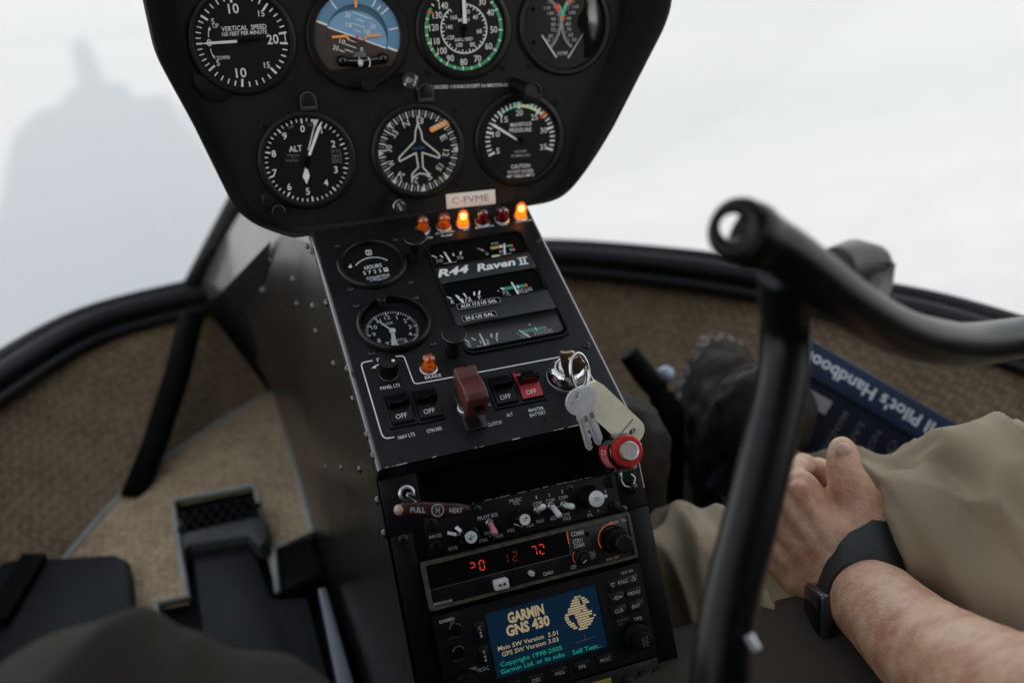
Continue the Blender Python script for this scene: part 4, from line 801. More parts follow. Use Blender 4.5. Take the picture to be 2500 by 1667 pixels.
for a, b_ in (((6.4, 136), (8.2, 122.8)), ((58.9, 134.4), (55.4, 121.6)), ((1.9, 84.2), (5.6, 74.6)), ((50.4, 88.4), (51.6, 74)), ((8.2, 40.4), (9.0, 27.2)), ((39.3, 36.2), (45.6, 26.8))):
    mb = MB(); d_ = Vector((b_[0] - a[0], b_[1] - a[1])).normalized(); nn = Vector((-d_.y, d_.x)) * .85
    mb.prism([(a[0] + ox - nn.x * .7, a[1] + oy - nn.y * .7), (b_[0] + ox - nn.x, b_[1] + oy - nn.y), (b_[0] + ox + nn.x, b_[1] + oy + nn.y), (a[0] + ox + nn.x * .7, a[1] + oy + nn.y * .7)], 1.0, 1.3); mb.build('needle', WHITE, t)
for x0, y0, x1, y1 in wins[2:]:
    mb = MB(); mb.poly(rrect(x0 + ox, y0 + oy, x1 + ox, y1 + oy, 5), 1.9); mb.build('glass', lens_mat('curved_cover', (.93, .95, .95), .07, .08), t, smooth=0)
mb = MB()
for x0, y0, x1, y1 in wins: rim_prism(mb, rrect(x0 - 1 + ox, y0 - .7 + oy, x1 + 1 + ox, y1 + .7 + oy, 5.5), rrect(x0 + ox, y0 + oy, x1 + ox, y1 + oy, 5), .3, 2.1)
mb.build('window_rim', BLACK, t, smooth=30)
def fuel_label(x, y, wd, s_, label):
    t = at(P2, 'fuel_placard', label, 'placard', x, y, 2.2, -.3); mb = MB(); mb.prism(rrect(-wd / 2, -3.3, wd / 2, 3.3, 1.4), 0, .8); mb.build('plate', GLOSSB, t)
    mb = MB(); P_ = rrect(-wd / 2 + .35, -3.0, wd / 2 - .35, 3.0, 1.2); mb.pline(P_ + P_[:1], .4, .82); mb.build('edge_line', DIMW, t, smooth=0); mb = MB(); mb.text(s_, 0, 0, 3.0, wd * .82, z=.9, bold=.02); mb.build('lettering', WHITE, t, smooth=0)
fuel_label(16.4, 70.0, 36.4, 'AUX 17.0 US GAL', 'black placard reading AUX 17.0 US GAL'); fuel_label(12.9, 56.4, 28.4, '29.5 US GAL', 'black placard reading 29.5 US GAL')
def pull_knob(x, y, hh, label, tilt=0):
    t = at(P2, 'pull_knob', label, 'knob', x, y); mb = MB(); mb.lathe([(6.4, 0), (6, 3), (4.6, 6), (4.4, hh - 8), (6, hh - 6)], n=28, cap0=True); mb.build('stem', BLACK, t)
    mb = MB(); mb.lathe([(5.6, hh - 8), (8.6, hh - 4), (9.2, hh - 2), (9.3, hh - .6), (8.8, hh), (7.0, hh + .25), (.01, hh + .3)], n=40); mb.build('cap', BLACK, t); mb = MB(); mb.lathe([(9.35, hh - .9), (9.4, hh - .4), (9.1, hh - .05)], n=40); mb.build('worn_edge', mat('worn_knob_edge', (.10, .09, .075), .35, .6), t)
pull_knob(-17.0, 27.5, 22, 'black mushroom pull knob beside the lowest cluster window')
pull_knob(-19.5, 136, 24, 'black pull knob between the hour meter and the top cluster window')
# panel light dimmer
t = at(P2, 'dimmer_knob', 'ribbed black dimmer knob with a white dot, over PANEL LTS', 'knob', -69.5, 18.6)
mb = MB()
gp = []
for i in range(72): a = 2 * math.pi * i / 72; r_ = 7.0 + (.35 if i % 3 else -.35); gp.append((r_ * math.cos(a), r_ * math.sin(a)))
mb.prism(gp, 1.5, 15.4, .7); mb.build('grip', BLACK, t, smooth=30); mb = MB(); mb.lathe([(7.4, 0), (7.6, 1.2), (6.9, 1.6)], n=32, cap0=True); mb.build('skirt', mat('smoked_skirt', (.08, .08, .08), .2), t); mb = MB(); mb.disc((3.4, -.6), 1.3, 15.55, 16); mb.build('dot', WHITE, t, smooth=0)
# rocker switches
def rocker(x, y, red, label):
    t = at(P2, 'rocker_switch', label, 'switch', x, y, group='rocker switches showing OFF')
    mb = MB(); mb.box(-10.2, -15.6, 0, 10.2, 15.2, 1.6, .5); mb.build('bezel', CONS, t)
    mb = MB(); mb.box(-8.4, -14.2, 1, 8.4, 12.4, 2.6, .3); mb.build('well', MATT, t)
    # the paddle: pressed end flat with OFF on it, the other end standing up
    M_ = REDP if red else BLACK
    mb = MB(); mb.add([(-8, -14, 2.2), (8, -14, 2.2), (8, -1, 5.0), (-8, -1, 5.0), (-8, -14, 1), (8, -14, 1), (8, 0, 1), (-8, 0, 1)], [(0, 1, 2, 3), (4, 5, 1, 0), (0, 3, 7, 4), (1, 5, 6, 2)]); mb.build('plate', M_, t, smooth=0)
    mb = MB(); mb.text('OFF', -.4, -8.0, 3.6, 8.2, z=3.78, M=Matrix.Rotation(0, 4, 'X')); o = mb.build('lettering', WHITE, t, smooth=0)
    for v in o.data.vertices: v.co.z = .001 * (2.2 + (v.co.y * 1000 + 14) * 2.8 / 13 + .2)
    mb = MB(); mb.add([(-7.2, -1, 2), (7.2, -1, 2), (7.2, -2.2, 13.5), (-7.2, -2.2, 13.5), (-7.6, 10.5, 2), (7.6, 10.5, 2), (7.4, .2, 14.6), (-7.4, .2, 14.6)], [(0, 1, 2, 3), (3, 2, 6, 7), (7, 6, 5, 4), (0, 3, 7, 4), (1, 5, 6, 2)]); mb.build('paddle', GLOSSB, t, smooth=0)
    if red:
        mb = MB(); mb.box(-8.3, -.5, 1, -7.3, 11.8, 5.0, .2); mb.add([(-8.2, 0, 4.8), (-2, 11.5, 2.8), (-8.2, 11.8, 3.2)], [(0, 1, 2)]); mb.build('side_flash', REDP, t)
rocker(-70.2, -16.4, 0, 'black rocker switch at OFF over NAV LTS'); rocker(-49.7, -17.2, 0, 'black rocker switch at OFF over STROBE'); rocker(8, -18.8, 0, 'black rocker switch at OFF over the lower ALT lettering'); rocker(28.1, -19.0, 1, 'red rocker switch at OFF over MASTER BATTERY')
# guarded clutch switch
t = at(P2, 'guarded_switch', 'clutch switch under a closed maroon flip guard', 'switch', -20.0, -27)
mb = MB(); mb.prism(rrect(-8.4, -21, 8.4, 19, 2), 0, 1.4, .3); mb.build('base', mat('brown_black_base', (.012, .010, .009), .25), t)
mb = MB(); mb.lathe([(6, 1), (6, 4), (5, 4.6), (4.2, 9)], (-4, -2, 0), 24); mb.build('bush', STEEL, t)
sd_ = [(-17, 20.5), (-17.5, 12), (-14.5, 9), (-2, 10), (8, 11), (16, 13), (18.5, 15), (18.5, 26), (16, 28.5), (6, 27.6), (-2, 31.5), (-12, 33), (-17, 30)]   # side view: (y, h)
bm = bmesh.new(); M_ = Matrix(((0, 0, 1, 0), (1, 0, 0, 0), (0, 1, 0, 0), (0, 0, 0, 1)))
mb = MB(); mb.prism(sd_, -8.1, 8.1, 1.5, M_, 3, False); mb.build('guard', MAROON, t, smooth=40)
mb = MB(); mb.cyl((0, 0), 3.6, 0, .5, 20, .1, Matrix.Translation((1.2, -16.9, 20)) @ Matrix.Rotation(rad(90), 4, 'X')); mb.cyl((0, 16.5), .9, 27.4, 28.6, 12, .1); mb.build('hole', MATT, t)
# ignition lock
t = at(P2, 'ignition_lock', 'round chrome ignition lock on the right of the console', 'lock', 58.6, -19.2)
mb = MB(); mb.lathe([(14.6, 0), (14.8, 4), (14.3, 8), (12.6, 12), (10.6, 14.2), (9.4, 14.6), (8.8, 14.2), (8.6, 12.6)], n=48); mb.build('collar', CHROME, t, smooth=60)
mb = MB(); gp = []
for i in range(90): a = 2 * math.pi * i / 90; r_ = 15.0 + (.3 if i % 2 else 0); gp.append((r_ * math.cos(a), r_ * math.sin(a)))
mb.prism(gp, 0, 3.6, .3); mb.build('knurl', STEEL, t, smooth=20)
mb = MB(); mb.lathe([(8.6, 12.2), (7.8, 12.4), (7.6, 15.4), (7.0, 16.2), (.01, 16.4)], n=40); mb.build('plug', CHROME, t); mb = MB(); mb.lathe([(8.6, 12.8), (8.2, 13.4), (7.7, 13)], n=40); mb.box(-3.6, -1, 16.2, 3.6, 1, 16.6); mb.build('slot', MATT, t)
# key standing in the lock: plate in the console's x / normal plane
t = at(P2, 'ignition_key', 'bronze key standing in the ignition lock', 'key', 57, -28, group=None)
KM = Matrix(((1, 0, 0, 0), (0, 0, 1, 0), (0, 1, 0, 0), (0, 0, 0, 1)))
hd = [(45.8, 44.6), (50.9, 42.6), (54.6, 42.8), (60.7, 38), (64.6, 30), (67.8, 26.6), (67.7, 23.2), (63.4, 16), (59.4, 17.6), (57.6, 15.4), (52.6, 17.6), (49, 26.6), (46.0, 39.6)]
hd = [(x - 57, h_) for x, h_ in hd]
bm = bmesh.new()
def holed_plate(O, hc, hr, z0, z1, M, n=20):
    """flat plate with one round hole: outline O, hole centre hc (two half loops)"""
    mb = MB(); H_ = [(hc[0] + hr[0] * math.cos(2 * math.pi * i / n), hc[1] + hr[1] * math.sin(2 * math.pi * i / n)) for i in range(n)]
    bm = bmesh.new(); ov = [bm.verts.new((*p, 0)) for p in O]; hv = [bm.verts.new((*p, 0)) for p in H_]
    es = [bm.edges.new((ov[i], ov[(i + 1) % len(ov)])) for i in range(len(ov))] + [bm.edges.new((hv[i], hv[(i + 1) % n])) for i in range(n)]
    bmesh.ops.triangle_fill(bm, use_beauty=True, use_dissolve=False, edges=es)
    for v in bm.verts: v.co.z = z0
    r = bmesh.ops.extrude_face_region(bm, geom=bm.faces[:])
    for g_ in r['geom']:
        if isinstance(g_, bmesh.types.BMVert): g_.co.z = z1
    bmesh.ops.recalc_face_normals(bm, faces=bm.faces[:]); mb.bm(bm, M); return mb
mb = holed_plate(hd, (-1.0, 36.4), (4.0, 2.0), -1.1, 1.1, KM); mb.build('bow', BRASS, t, smooth=30)
mb = MB(); mb.prism([(-4.2, 10), (.6, 9), (1.2, 16.4), (-4.6, 17.8)], -1, 1, 0, KM); mb.build('blade', BRASS, t)
mb = MB()
for s_, x, h_ in (('CO', -1.5, 31), ('P', -5, 29.5), ('C4', 3.6, 26.8)): mb.text(s_, x, h_, 2.4, z=0, M=KM @ Matrix.Translation((0, 0, -1.16)))
mb.build('stamp', mat('key_stamp', (.10, .06, .04), .5, .6), t, smooth=0)
# key ring: a double loop hanging through the bow
def wpos(x, y, z): return Vector((x, y, z))
kc = P2.pos(56.0, -43, 36.5)
t = empty('key_ring', 'steel split ring hanging through the bronze key', 'key ring', Matrix.Translation(kc))
mb = MB(); ux = Vector((.90, .30, -.10)).normalized(); uy = Vector((.0, -.35, -.94)); uy = (uy - uy.dot(ux) * ux).normalized(); un = ux.cross(uy)
for k in range(2):
    pts = [(ux * (.0083 * math.cos(a)) + uy * (.0138 * math.sin(a)) + un * (.0012 * (k - .5) + .0004 * math.sin(a))) for a in [2 * math.pi * i / 48 for i in range(49)]]
    mb.tube(pts, .00085, 8, False)
mb.build('wire', CHROME, t, scale=1, smooth=180)
# hanging keys and tag (plate plane: x right, z up, facing back along -y)
def hang(name, label, cat, x, y, z, rx, ry, rz, group=None):
    M_ = Matrix.Translation((x, y, z)) @ Matrix.Rotation(rad(rz), 4, 'Z') @ Matrix.Rotation(rad(90 + rx), 4, 'X') @ Matrix.Rotation(rad(ry), 4, 'Z')
    return empty(name, label, cat, M_, group)
bowr = 10.2
def key_outline(cuts):
    O = []
    for i in range(0, 33): a = rad(-68 + (360 - 44) * i / 32); O.append((bowr * math.cos(a), bowr * math.sin(a)))
    O += [(-4.4, -10.6), (-4.6, -13.8), (-3.9, -15.2), (-3.7, -36.5), (-2.6, -38.6), (-.2, -39.0)]
    O += cuts
    O += [(3.9, -11.2)]
    return O
cuts1 = [(1.4, -37.2), (.4, -35.4), (1.6, -33.6), (.9, -31), (2.4, -28.8), (1.6, -26.6), (.2, -24.8), (2.0, -22.6), (1.2, -20.8), (2.2, -18.6), (3.4, -17.6)]
def silver_key(label, x, y, z, rx, ry, rz, cuts):
    t = hang('silver_key', label, 'key', x, y, z, rx, ry, rz, 'silver keys hanging on the ring')
    mb = holed_plate(key_outline(cuts), (0, 5.0), (2.7, 2.7), -1.0, 1.0, None); mb.build('plate', KEYM, t, smooth=30)
    mb = MB(); mb.prism([(-2.6, -13.4), (-1.6, -12.6), (-1.5, -37), (-2.2, -37.4)], 1.0, 1.08); mb.prism([(.1, -12), (2.9, -12), (2.9, -17), (.6, -17)], 1.0, 1.08); mb.line((-.4, -13), (-.3, -37.5), .35, 1.06); mb.line((.0, -12), (.1, -17), .3, 1.09); mb.line((2.95, -12), (2.95, -17), .3, 1.09); mb.m = 1; mb.text('80', -5.6, 1.6, 2.6, z=1.06, rot=6); mb.build('groove', [mat('key_groove', (.35, .36, .38), .4, .9), mat('key_stamp_grey', (.42, .44, .47), .5, .8)], t, smooth=0)
silver_key('front round-headed silver key with its cut edge to the right', .0487, -.2095, -.2385, -6, 9, 6, cuts1)
silver_key('second silver key, mostly hidden behind the front one', .0535, -.2055, -.2395, -6, 15.5, 6, [(1.4, -37), (3.2, -35), (3.4, -20), (3.6, -17)])
t = hang('key_tag', 'pale yellow plastic key tag leaning off the console corner', 'key tag', .0615, -.2010, -.2400, -6, 39, 4)
# long axis of the tag runs down -y of its own frame
O = [(11.0 * math.cos(rad(a)), -50 + 3 + 10.0 * math.sin(rad(a))) for a in range(180, 361, 12)] + [(11.3, -2), (10, 5), (5, 8), (-4, 8), (-10, 5), (-11.3, -2)]
mb = holed_plate(O, (.5, -47.4), (3.4, 3.0), -1.5, 1.5, None); mb.build('body', TAGM, t, smooth=30)
mb = MB(); mb.box(-8, -40.6, 1.5, 8, -39.2, 1.7); mb.build('slit', mat('tag_slit', (.35, .33, .24), .6), t)

# ================================================================== radio stack
def r3(name, label, cat, x, y, h=0., group=None): return at(P3, name, label, cat, x, y, h, 0, group)
# --- audio panel
t = r3('audio_panel', 'black audio control panel with white toggles, topmost unit of the radio stack', 'audio panel', 0, 0)
mb = MB(); mb.prism([(-71, -2.2), (76.2, -3.8), (76.6, -32), (-72.4, -29.6 - 2)], -3, 2, .5); mb.build('faceplate', CONS, t, smooth=30)
mb = MB(); Z = 2.15
for s_, p_, q_, h_ in (('PILOT ISO', (-32.3, -13.3), (-17.4, -13.5), 2.6), ('MUSIC', (-6.9, -6.3), (2.4, -6.8), 2.4), ('VOL', (-4.6, -8.9), (.4, -9.1), 2.2), ('AA12S', (-69.6, -17.9), (-60.4, -18.3), 2.3), ('LIVE', (-57.1, -29.3), (-50.9, -29.7), 2.4), ('INTER', (-36.5, -29.2), (-28.3, -29.4), 2.3), ('VOX', (-22, -28.8), (-16.3, -29), 2.4), ('MIN', (-12.6, -27.1), (-7.5, -27.2), 2.4), ('MAX', (2.2, -26.9), (7.8, -26.8), 2.4), ('NORM', (-29.6, -24.9), (-22, -24.9), 2.2), ('1', (12.9, -8.1), (13.8, -8.1), 2.3), ('COM', (9.8, -12.6), (16.6, -12.8), 2.6), ('2', (22.6, -8.4), (24, -8.4), 2.3), ('COM', (19.8, -12.7), (26.6, -12.9), 2.6), ('3', (32.8, -8.4), (34.2, -8.4), 2.3), ('COM', (29.8, -12.7), (36.6, -12.9), 2.6), ('NAV', (9.9, -25.5), (16, -25.6), 2.6), ('ADF', (20.2, -25.8), (26.2, -25.8), 2.6), ('DME', (30.2, -25.4), (36, -25.5), 2.5), ('MKR', (30.4, -28.4), (36.4, -28.4), 2.5), ('PA', (49.2, -30.1), (53.2, -30.2), 2.6), ('3', (57, -28.2), (58.4, -28.2), 2.4), ('1', (66, -15.7), (67, -15.7), 2.3)): mb.t2(s_, p_, q_, h_, z=Z, bold=.0)
mb.line((51.1, -25.9), (51.1, -28), .4, Z); mb.line((27.2, -18.4), (29.2, -18.5), .5, Z); mb.build('lettering', CREAM, t, smooth=0)
for x, y, r_ in ((-65.8, -9.6, 4.4), (-65.6, -26.4, 4.4), (71.5, -9.8, 4.4), (70.8, -28.0, 4.4)):
    mb = MB(); mb.lathe([(r_, 2), (r_, 2.8), (r_ - .6, 3.2), (.01, 3.2)], (x, y, 0), 24); mb.m = 1; mb.box(x - .5, y - r_ * .8, 3.1, x + .5, y + r_ * .8, 3.3); mb.build('fastener', [BLACK, MATT], t)
for x, y in ((39.8, -7.5), (-31.1, -6.6), (-24.8, -28.6)):
    o = screw_mb(2.7, 1.5).build('screw', [SCREWM, MATT], t); o.location = (x * .001, y * .001, .002)
def toggle(bx, by, tx_, ty_, m_, nm='toggle'):
    mb = MB(); mb.lathe([(3.1, 2), (3.1, 4), (2.3, 4.8), (2.1, 5.4)], (bx, by, 0), 20); b_ = mb.build('toggle_bush', STEEL, t)
    d_ = Vector((tx_ - bx, ty_ - by, 14.0)).normalized(); p = Vector((bx, by, 5.0))
    mb = MB(); mb.tube([p, p + d_ * 1.5, p + d_ * 7, p + d_ * 10.5, p + d_ * 12.0, p + d_ * 12.6], [1.9, 2.1, 2.15, 2.3, 1.9, .8], 14); mb.build(nm, m_, t, smooth=60)
toggle(12.1, -17.5, 14.2, -12.5, WSLV); toggle(23.2, -17.0, 24.8, -25.5, WSLV); toggle(32.7, -18.2, 35.2, -18.6, WSLV); toggle(-24.6, -18.3, -24.8, -26.6, PINK)
mb = MB(); mb.lathe([(9, 2), (8.6, 5), (7.4, 14), (7.0, 18), (5.8, 18.4)], (53.1, -16.9, 0), 36, None, False, True); k = mb.build('selector_knob', BLACK, t); mb = MB(); mb.lathe([(5.9, 17.6), (5.9, 19.0), (5.4, 19.4), (.01, 19.4)], (53.1, -16.9, 0), 36); mb.box(58.4, -17.6, 17.4, 61.6, -15.4, 19.2, .6); mb.m = 1; mb.text('TX', 53.1, -17.1, 2.7, 3.8, z=19.5, rot=6); mb.build('cap', [WSLV, MATT], k)
mb = MB(); mb.lathe([(8.2, 2), (8, 10), (6.8, 17), (5.6, 17.4)], (-42.7, -22.3, 0), 32, None, False, True); k = mb.build('mic_knob', GLOSSB, t); mb = MB(); mb.lathe([(4.2, 17.4), (4.2, 18.4), (.01, 18.6)], (-42.7, -22.3, 0), 30); mb.m = 0; mb.add([(-46.8, -21.2, 18.2), (-45.4, -19.6, 18.2), (-49.2, -13.6, 9), (-51.6, -14.8, 9)], [(0, 1, 2, 3)]); mb.add([(-56.2, -19, 2.4), (-55.6, -16.8, 2.4), (-49.0, -19.6, 5), (-50, -21.6, 5)], [(0, 1, 2, 3)]); mb.m = 1; mb.text('MIC', -42.7, -22.4, 2.2, 4.2, z=18.7, rot=50); mb.build('cap', [WSLV, MATT], k)
mb = MB(); mb.lathe([(6.6, 2), (6.4, 9), (4.6, 15.5), (4, 16)], (-1.8, -19.6, 0), 32, None, False, True); k = mb.build('volume_knob', GLOSSB, t); mb = MB(); mb.lathe([(3.9, 15.6), (3.9, 16.6), (.01, 16.7)], (-1.8, -19.6, 0), 30); mb.line((-9.2, -21.4), (-4.4, -24.2), .8, 12); mb.line((-4.4, -24.4), (-3.2, -22.4), 1.2, 14); mb.m = 1; mb.disc((-.6, -18.6), .7, 16.8, 10); mb.line((-2.6, -21.2), (-.6, -18.6), .5, 16.8); mb.line((-2.4, -18.8), (-.4, -18.2), .4, 16.82); mb.build('cap', [WSLV, MATT], k)
# --- communication radio
t = r3('comm_radio', 'black communication radio with faint red frequency digits, second unit of the stack', 'radio', 0, 0)
mb = MB(); rim_prism(mb, rrect(-79.2, -68.2, 80.4, -34.0, 1.5, 2), rrect(-76.4, -66.0, 78.2, -36.4, .8, 2), 0, 6.5); mb.build('frame', TANW, t, smooth=30)
mb = MB(); mb.box(-77, -66.6, 0, 78.6, -36, 5.2, .2); mb.build('faceplate', mat('radio_black', (.008, .0085, .0075), .4, var=.2, vscale=40), t)
mb = MB(); mb.rect(-76.2, -53.6, 30, -36.6, 5.25); mb.build('display_glass', GLOSSB, t, smooth=0)
mb = MB(); mb.line((-76.2, -53.8), (30, -54.0), .3, 5.3); mb.line((30.1, -53.8), (30.1, -46), .3, 5.3); mb.build('display_edge', GREY, t, smooth=0)
mb = MB(); mb.rect(29.6, -46, 30.4, -36.8, 5.35); mb.build('side_light', KLIT, t, smooth=0)
SEG = {'0': 'abcdef', '2': 'abged', '1': 'bc', '7': 'abc', '9': 'abcdfg'}
def seg(mb, ch, x, y, h, only=None):
    wd = h * .5; s_ = .7; P_ = {'a': ((x - wd / 2 + .3, y + h / 2), (x + wd / 2 - .3, y + h / 2)), 'd': ((x - wd / 2 + .3, y - h / 2), (x + wd / 2 - .3, y - h / 2)), 'g': ((x - wd / 2 + .3, y), (x + wd / 2 - .3, y)), 'b': ((x + wd / 2, y + .5), (x + wd / 2, y + h / 2 - .5)), 'c': ((x + wd / 2, y - h / 2 + .5), (x + wd / 2, y - .5)), 'f': ((x - wd / 2, y + .5), (x - wd / 2, y + h / 2 - .5)), 'e': ((x - wd / 2, y - h / 2 + .5), (x - wd / 2, y - .5))}
    for c_ in (only or SEG[ch]):
        if c_ in SEG[ch]: mb.line(*P_[c_], s_, 5.4)
for ch_, x, y, on_, m_ in (('2', -43.4, -45.6, 'abg', LED), ('0', -36.6, -45.6, None, LED), ('7', 3.2, -45, 'abc', LED), ('2', 9, -45, 'abed', LED), ('1', -18.8, -45.4, None, LEDD), ('2', -11.6, -45.2, None, LEDD)):
    mb = MB(); seg(mb, ch_, x, y, 6.6, on_); mb.build('digit', m_, t, smooth=0)
mb = MB()
for s_, p_, q_, h_ in (('COMM', (32.9, -39.8), (42.4, -40.5), 3.2), ('STBY/', (33.2, -45.4), (41, -45.8), 2.9), ('CHAN', (33.3, -48.9), (41.2, -49.2), 2.9), ('PULL', (42.4, -56.7), (48.6, -57), 2.6), ('TEST', (41.4, -59.8), (48.2, -60), 2.6), ('OFF', (27.7, -63.4), (32.2, -63.4), 2.7), ('CHAN', (6.4, -62.9), (13.9, -63), 2.6), ('KY196A', (63.7, -38.9), (71, -39), 2.1), ('TSO', (72.8, -39), (77.4, -39.1), 2.2), ('PULL 25K', (56, -64.4), (66, -64.3), 1.8), ('BENDIX/KING', (-75.8, -64.1), (-62.4, -64.4), 1.7)): mb.t2(s_, p_, q_, h_, z=5.4, bold=.012)
mb.build('lettering', CREAM, t, smooth=0)
mb = MB(); mb.cyl((45.1, -42.5), 1.8, 5, 5.6, 16, .1); mb.build('photocell', MATT, t)
mb = MB(); mb.arc((63.6, -50.2), 10.6, 11.4, 70, 205, 5.5, 30); mb.arc((36.8, -57.3), 5.8, 6.3, 130, 215, 5.5, 16); mb.build('knob_light', KLIT, t, smooth=0)
gp = []
for i in range(120): a = 2 * math.pi * i / 120; r_ = 9.0 + (.25 if i % 2 else 0); gp.append((65 + r_ * math.cos(a), -51.5 + r_ * math.sin(a)))
mb = MB(); mb.lathe([(10.4, 5.2), (10.2, 8)], (64, -50.8, 0), 48); mb.prism(gp, 8, 15, .4); k = mb.build('tuning_knob', BLACK, t, smooth=20); mb = MB(); mb.cyl((65.8, -52.6), 6.6, 15, 24, 40, .8); mb.build('inner_knob', BLACK, k)
mb = MB(); mb.cyl((36.8, -57.3), 5.4, 5.2, 13, 32, .5); mb.cyl((36.2, -57.6), 3.8, 13, 20, 28, .5); k = mb.build('volume_knob', BLACK, t); mb = MB(); mb.line((33.4, -59), (36, -57.6), .7, 20.1); mb.build('pointer', CREAM, k, smooth=0)
mb = MB(); mb.cyl((-2.8, -59.6), 2.0, 5, 11, 20, .6); mb.build('channel_button', mat('dusty_pink_cap', (.6, .52, .52), .5), t)
mb = MB(); mb.box(-31.6, -64.6, 5, -21.2, -57.6, 13, 1.0); mb.m = 1; mb.line((-29, -60.9), (-24, -61), .6, 13.1); mb.poly([(-29.6, -60.9), (-27.6, -59.4), (-27.6, -62.4)][::-1], 13.12); mb.poly([(-23.2, -61), (-25.2, -59.5), (-25.2, -62.5)], 13.12); mb.build('transfer_button', [WSLV, MATT], t, smooth=30)
# --- navigator
t = r3('gps_navigator', 'black satellite navigator with a lit blue start-up screen', 'navigator', 0, 0)
mb = MB(); rim_prism(mb, rrect(-79, -141.5, 80.2, -72.2, 2.5, 3), rrect(-41.6, -126.4, 44.2, -79.4, .8, 3), 0, 7); mb.prism(rrect(-79, -141.5, 80.2, -72.2, 2.5, 3), 0, 4.4, 0); mb.build('faceplate', mat('nav_black', (.006, .0065, .007), .42, var=.2, vscale=40), t, smooth=30)
mb = MB(); mb.rect(-41.4, -126.2, 44, -79.6, 4.6); mb.build('screen', LCD, t, smooth=0)
mb = MB(); zz = 4.75
mb.text('GARMIN', -11.8, -87.2, 7.0, 27.5, z=zz, bold=.04); mb.text('GNS 430', -12.0, -96.0, 7.0, 33, z=zz, bold=.04)
mb.text('Main SW Version  5.01', -14, -106.3, 3.1, 45.6, z=zz, bold=.012); mb.text('GPS SW Version 3.03', -13.2, -110.9, 3.1, 43.2, z=zz, bold=.012)
# globe: banded disc with notches of sea
gx, gy, gr = 28.2, -97.6, 12.2
for i in range(14):
    y = gy - gr + .7 + i * 1.78; 
    if abs(y - gy) > gr: continue
    hw = math.sqrt(gr * gr - (y - gy) ** 2)
    u = (y - gy) / gr
    if u > .45: segs = [(-.6, .15), (.35, .8)]
    elif u > .22: segs = [(-.75, .45)]
    elif u > .0: segs = [(-.95, .1), (.2, .5)]
    elif u > -.25: segs = [(-1, -.75), (-.35, .75)]
    elif u > -.5: segs = [(-1, -.7), (-.3, .55), (.85, 1)]
    elif u > -.8: segs = [(-1, -.55), (-.3, .9)]
    else: segs = [(-.8, .9)]
    for a, b_ in segs: mb.rect(gx + hw * a, y, gx + hw * b_, y + 1.35, zz)
mb.build('screen_text', LCDT, t, smooth=0)
mb = MB(); mb.text('Copyright 1998-2005', -13.7, -117.6, 3.1, 47, z=zz, bold=.012); mb.text('Garmin Ltd. or its subs', -13.6, -122.6, 3.1, 48.6, z=zz, bold=.012); mb.text('Self Test...', 28.2, -123.4, 3.1, 23, z=zz, bold=.012); mb.build('screen_note', LCDG, t, smooth=0)
mb = MB(); mb.line((20, -117.4), (36, -116.2), .5, zz); mb.line((28, -112.6), (28.6, -117), .5, zz); mb.disc((28.3, -116.6), .9, zz, 10); mb.build('screen_plane', mat('display_dark', (.02, .02, .02), .5, emit=(.03, .03, .02), estr=.3), t, smooth=0)
mb = MB(); Z = 7.1
for s_, x, y, h, wd in (('GNS 430', 69, -76.3, 2.0, 9.4), ('RNG', 63.9, -82.2, 2.8, 7.6), ('D', 57, -92.4, 3.0, 2.8), ('MENU', 70.6, -92.2, 2.7, 9.6), ('CLR', 56.7, -101.9, 2.7, 6.6), ('ENT', 70.3, -102, 2.7, 6.6), ('GPS', 70.2, -111.8, 2.6, 6.4), ('PROC', 39.1, -133.6, 2.5, 8), ('FPL', 21.2, -133.8, 2.5, 5.6), ('MSG', 3.4, -133.7, 2.5, 7), ('OBS', -14.6, -133.8, 2.5, 6.6), ('CDI', -31.6, -133.4, 2.5, 6), ('C', -47.4, -87.6, 2.6, None), ('V', -47.8, -104.6, 2.6, None), ('COM/', -58.6, -114.4, 2.6, 8), ('VLOC', -50.4, -116.4, 2.6, 8.8)): mb.text(s_, x, y, h, wd, z=Z if s_ not in ('RNG', 'MENU', 'CLR', 'ENT', 'D', 'PROC', 'FPL', 'MSG', 'OBS', 'CDI', 'C', 'V') else Z + 1.6, bold=.0)
for x, y, s_ in ((55.7, -82.4, -1), (72.4, -82.2, 1)):
    P_ = [(x - 1.6, y - 1.1 * s_), (x + 1.6, y - 1.1 * s_), (x, y + 1.7 * s_)]; mb.pline(P_ + P_[:1], .35, Z + 1.6)
mb.line((53.6, -92.4), (60.6, -92.4), .4, Z + 1.65); mb.poly([(59.4, -93.4), (61.4, -92.4), (59.4, -91.4)], Z + 1.65)
for x, y in ((-47.4, -91), (-47.4, -93.4), (-47.6, -108), (-47.6, -110.6)): mb.poly([(x - .8, y), (x, y - 1.2), (x + .8, y), (x, y + 1.2)], Z + 1.6)
mb.m = 1; mb.text('DEFAULT', 59, -109.6, 1.6, 9, z=Z, bold=0.); mb.text('NAV', 56.6, -112.4, 1.6, 4, z=Z, bold=0.); mb.line((58, -105.4), (58, -108), .3, Z); mb.m = 0; mb.text('GARMIN', -69.2, -76.6, 2.2, 11, z=Z, bold=.02); mb.m = 1; mb.text('PWR VOL', -66.6, -89.6, 1.5, 8, z=Z, bold=0.); mb.text('VOL ID', -66.8, -105.6, 1.5, 7, z=Z, bold=0.); mb.build('lettering', [CREAM, GREY], t, smooth=0)
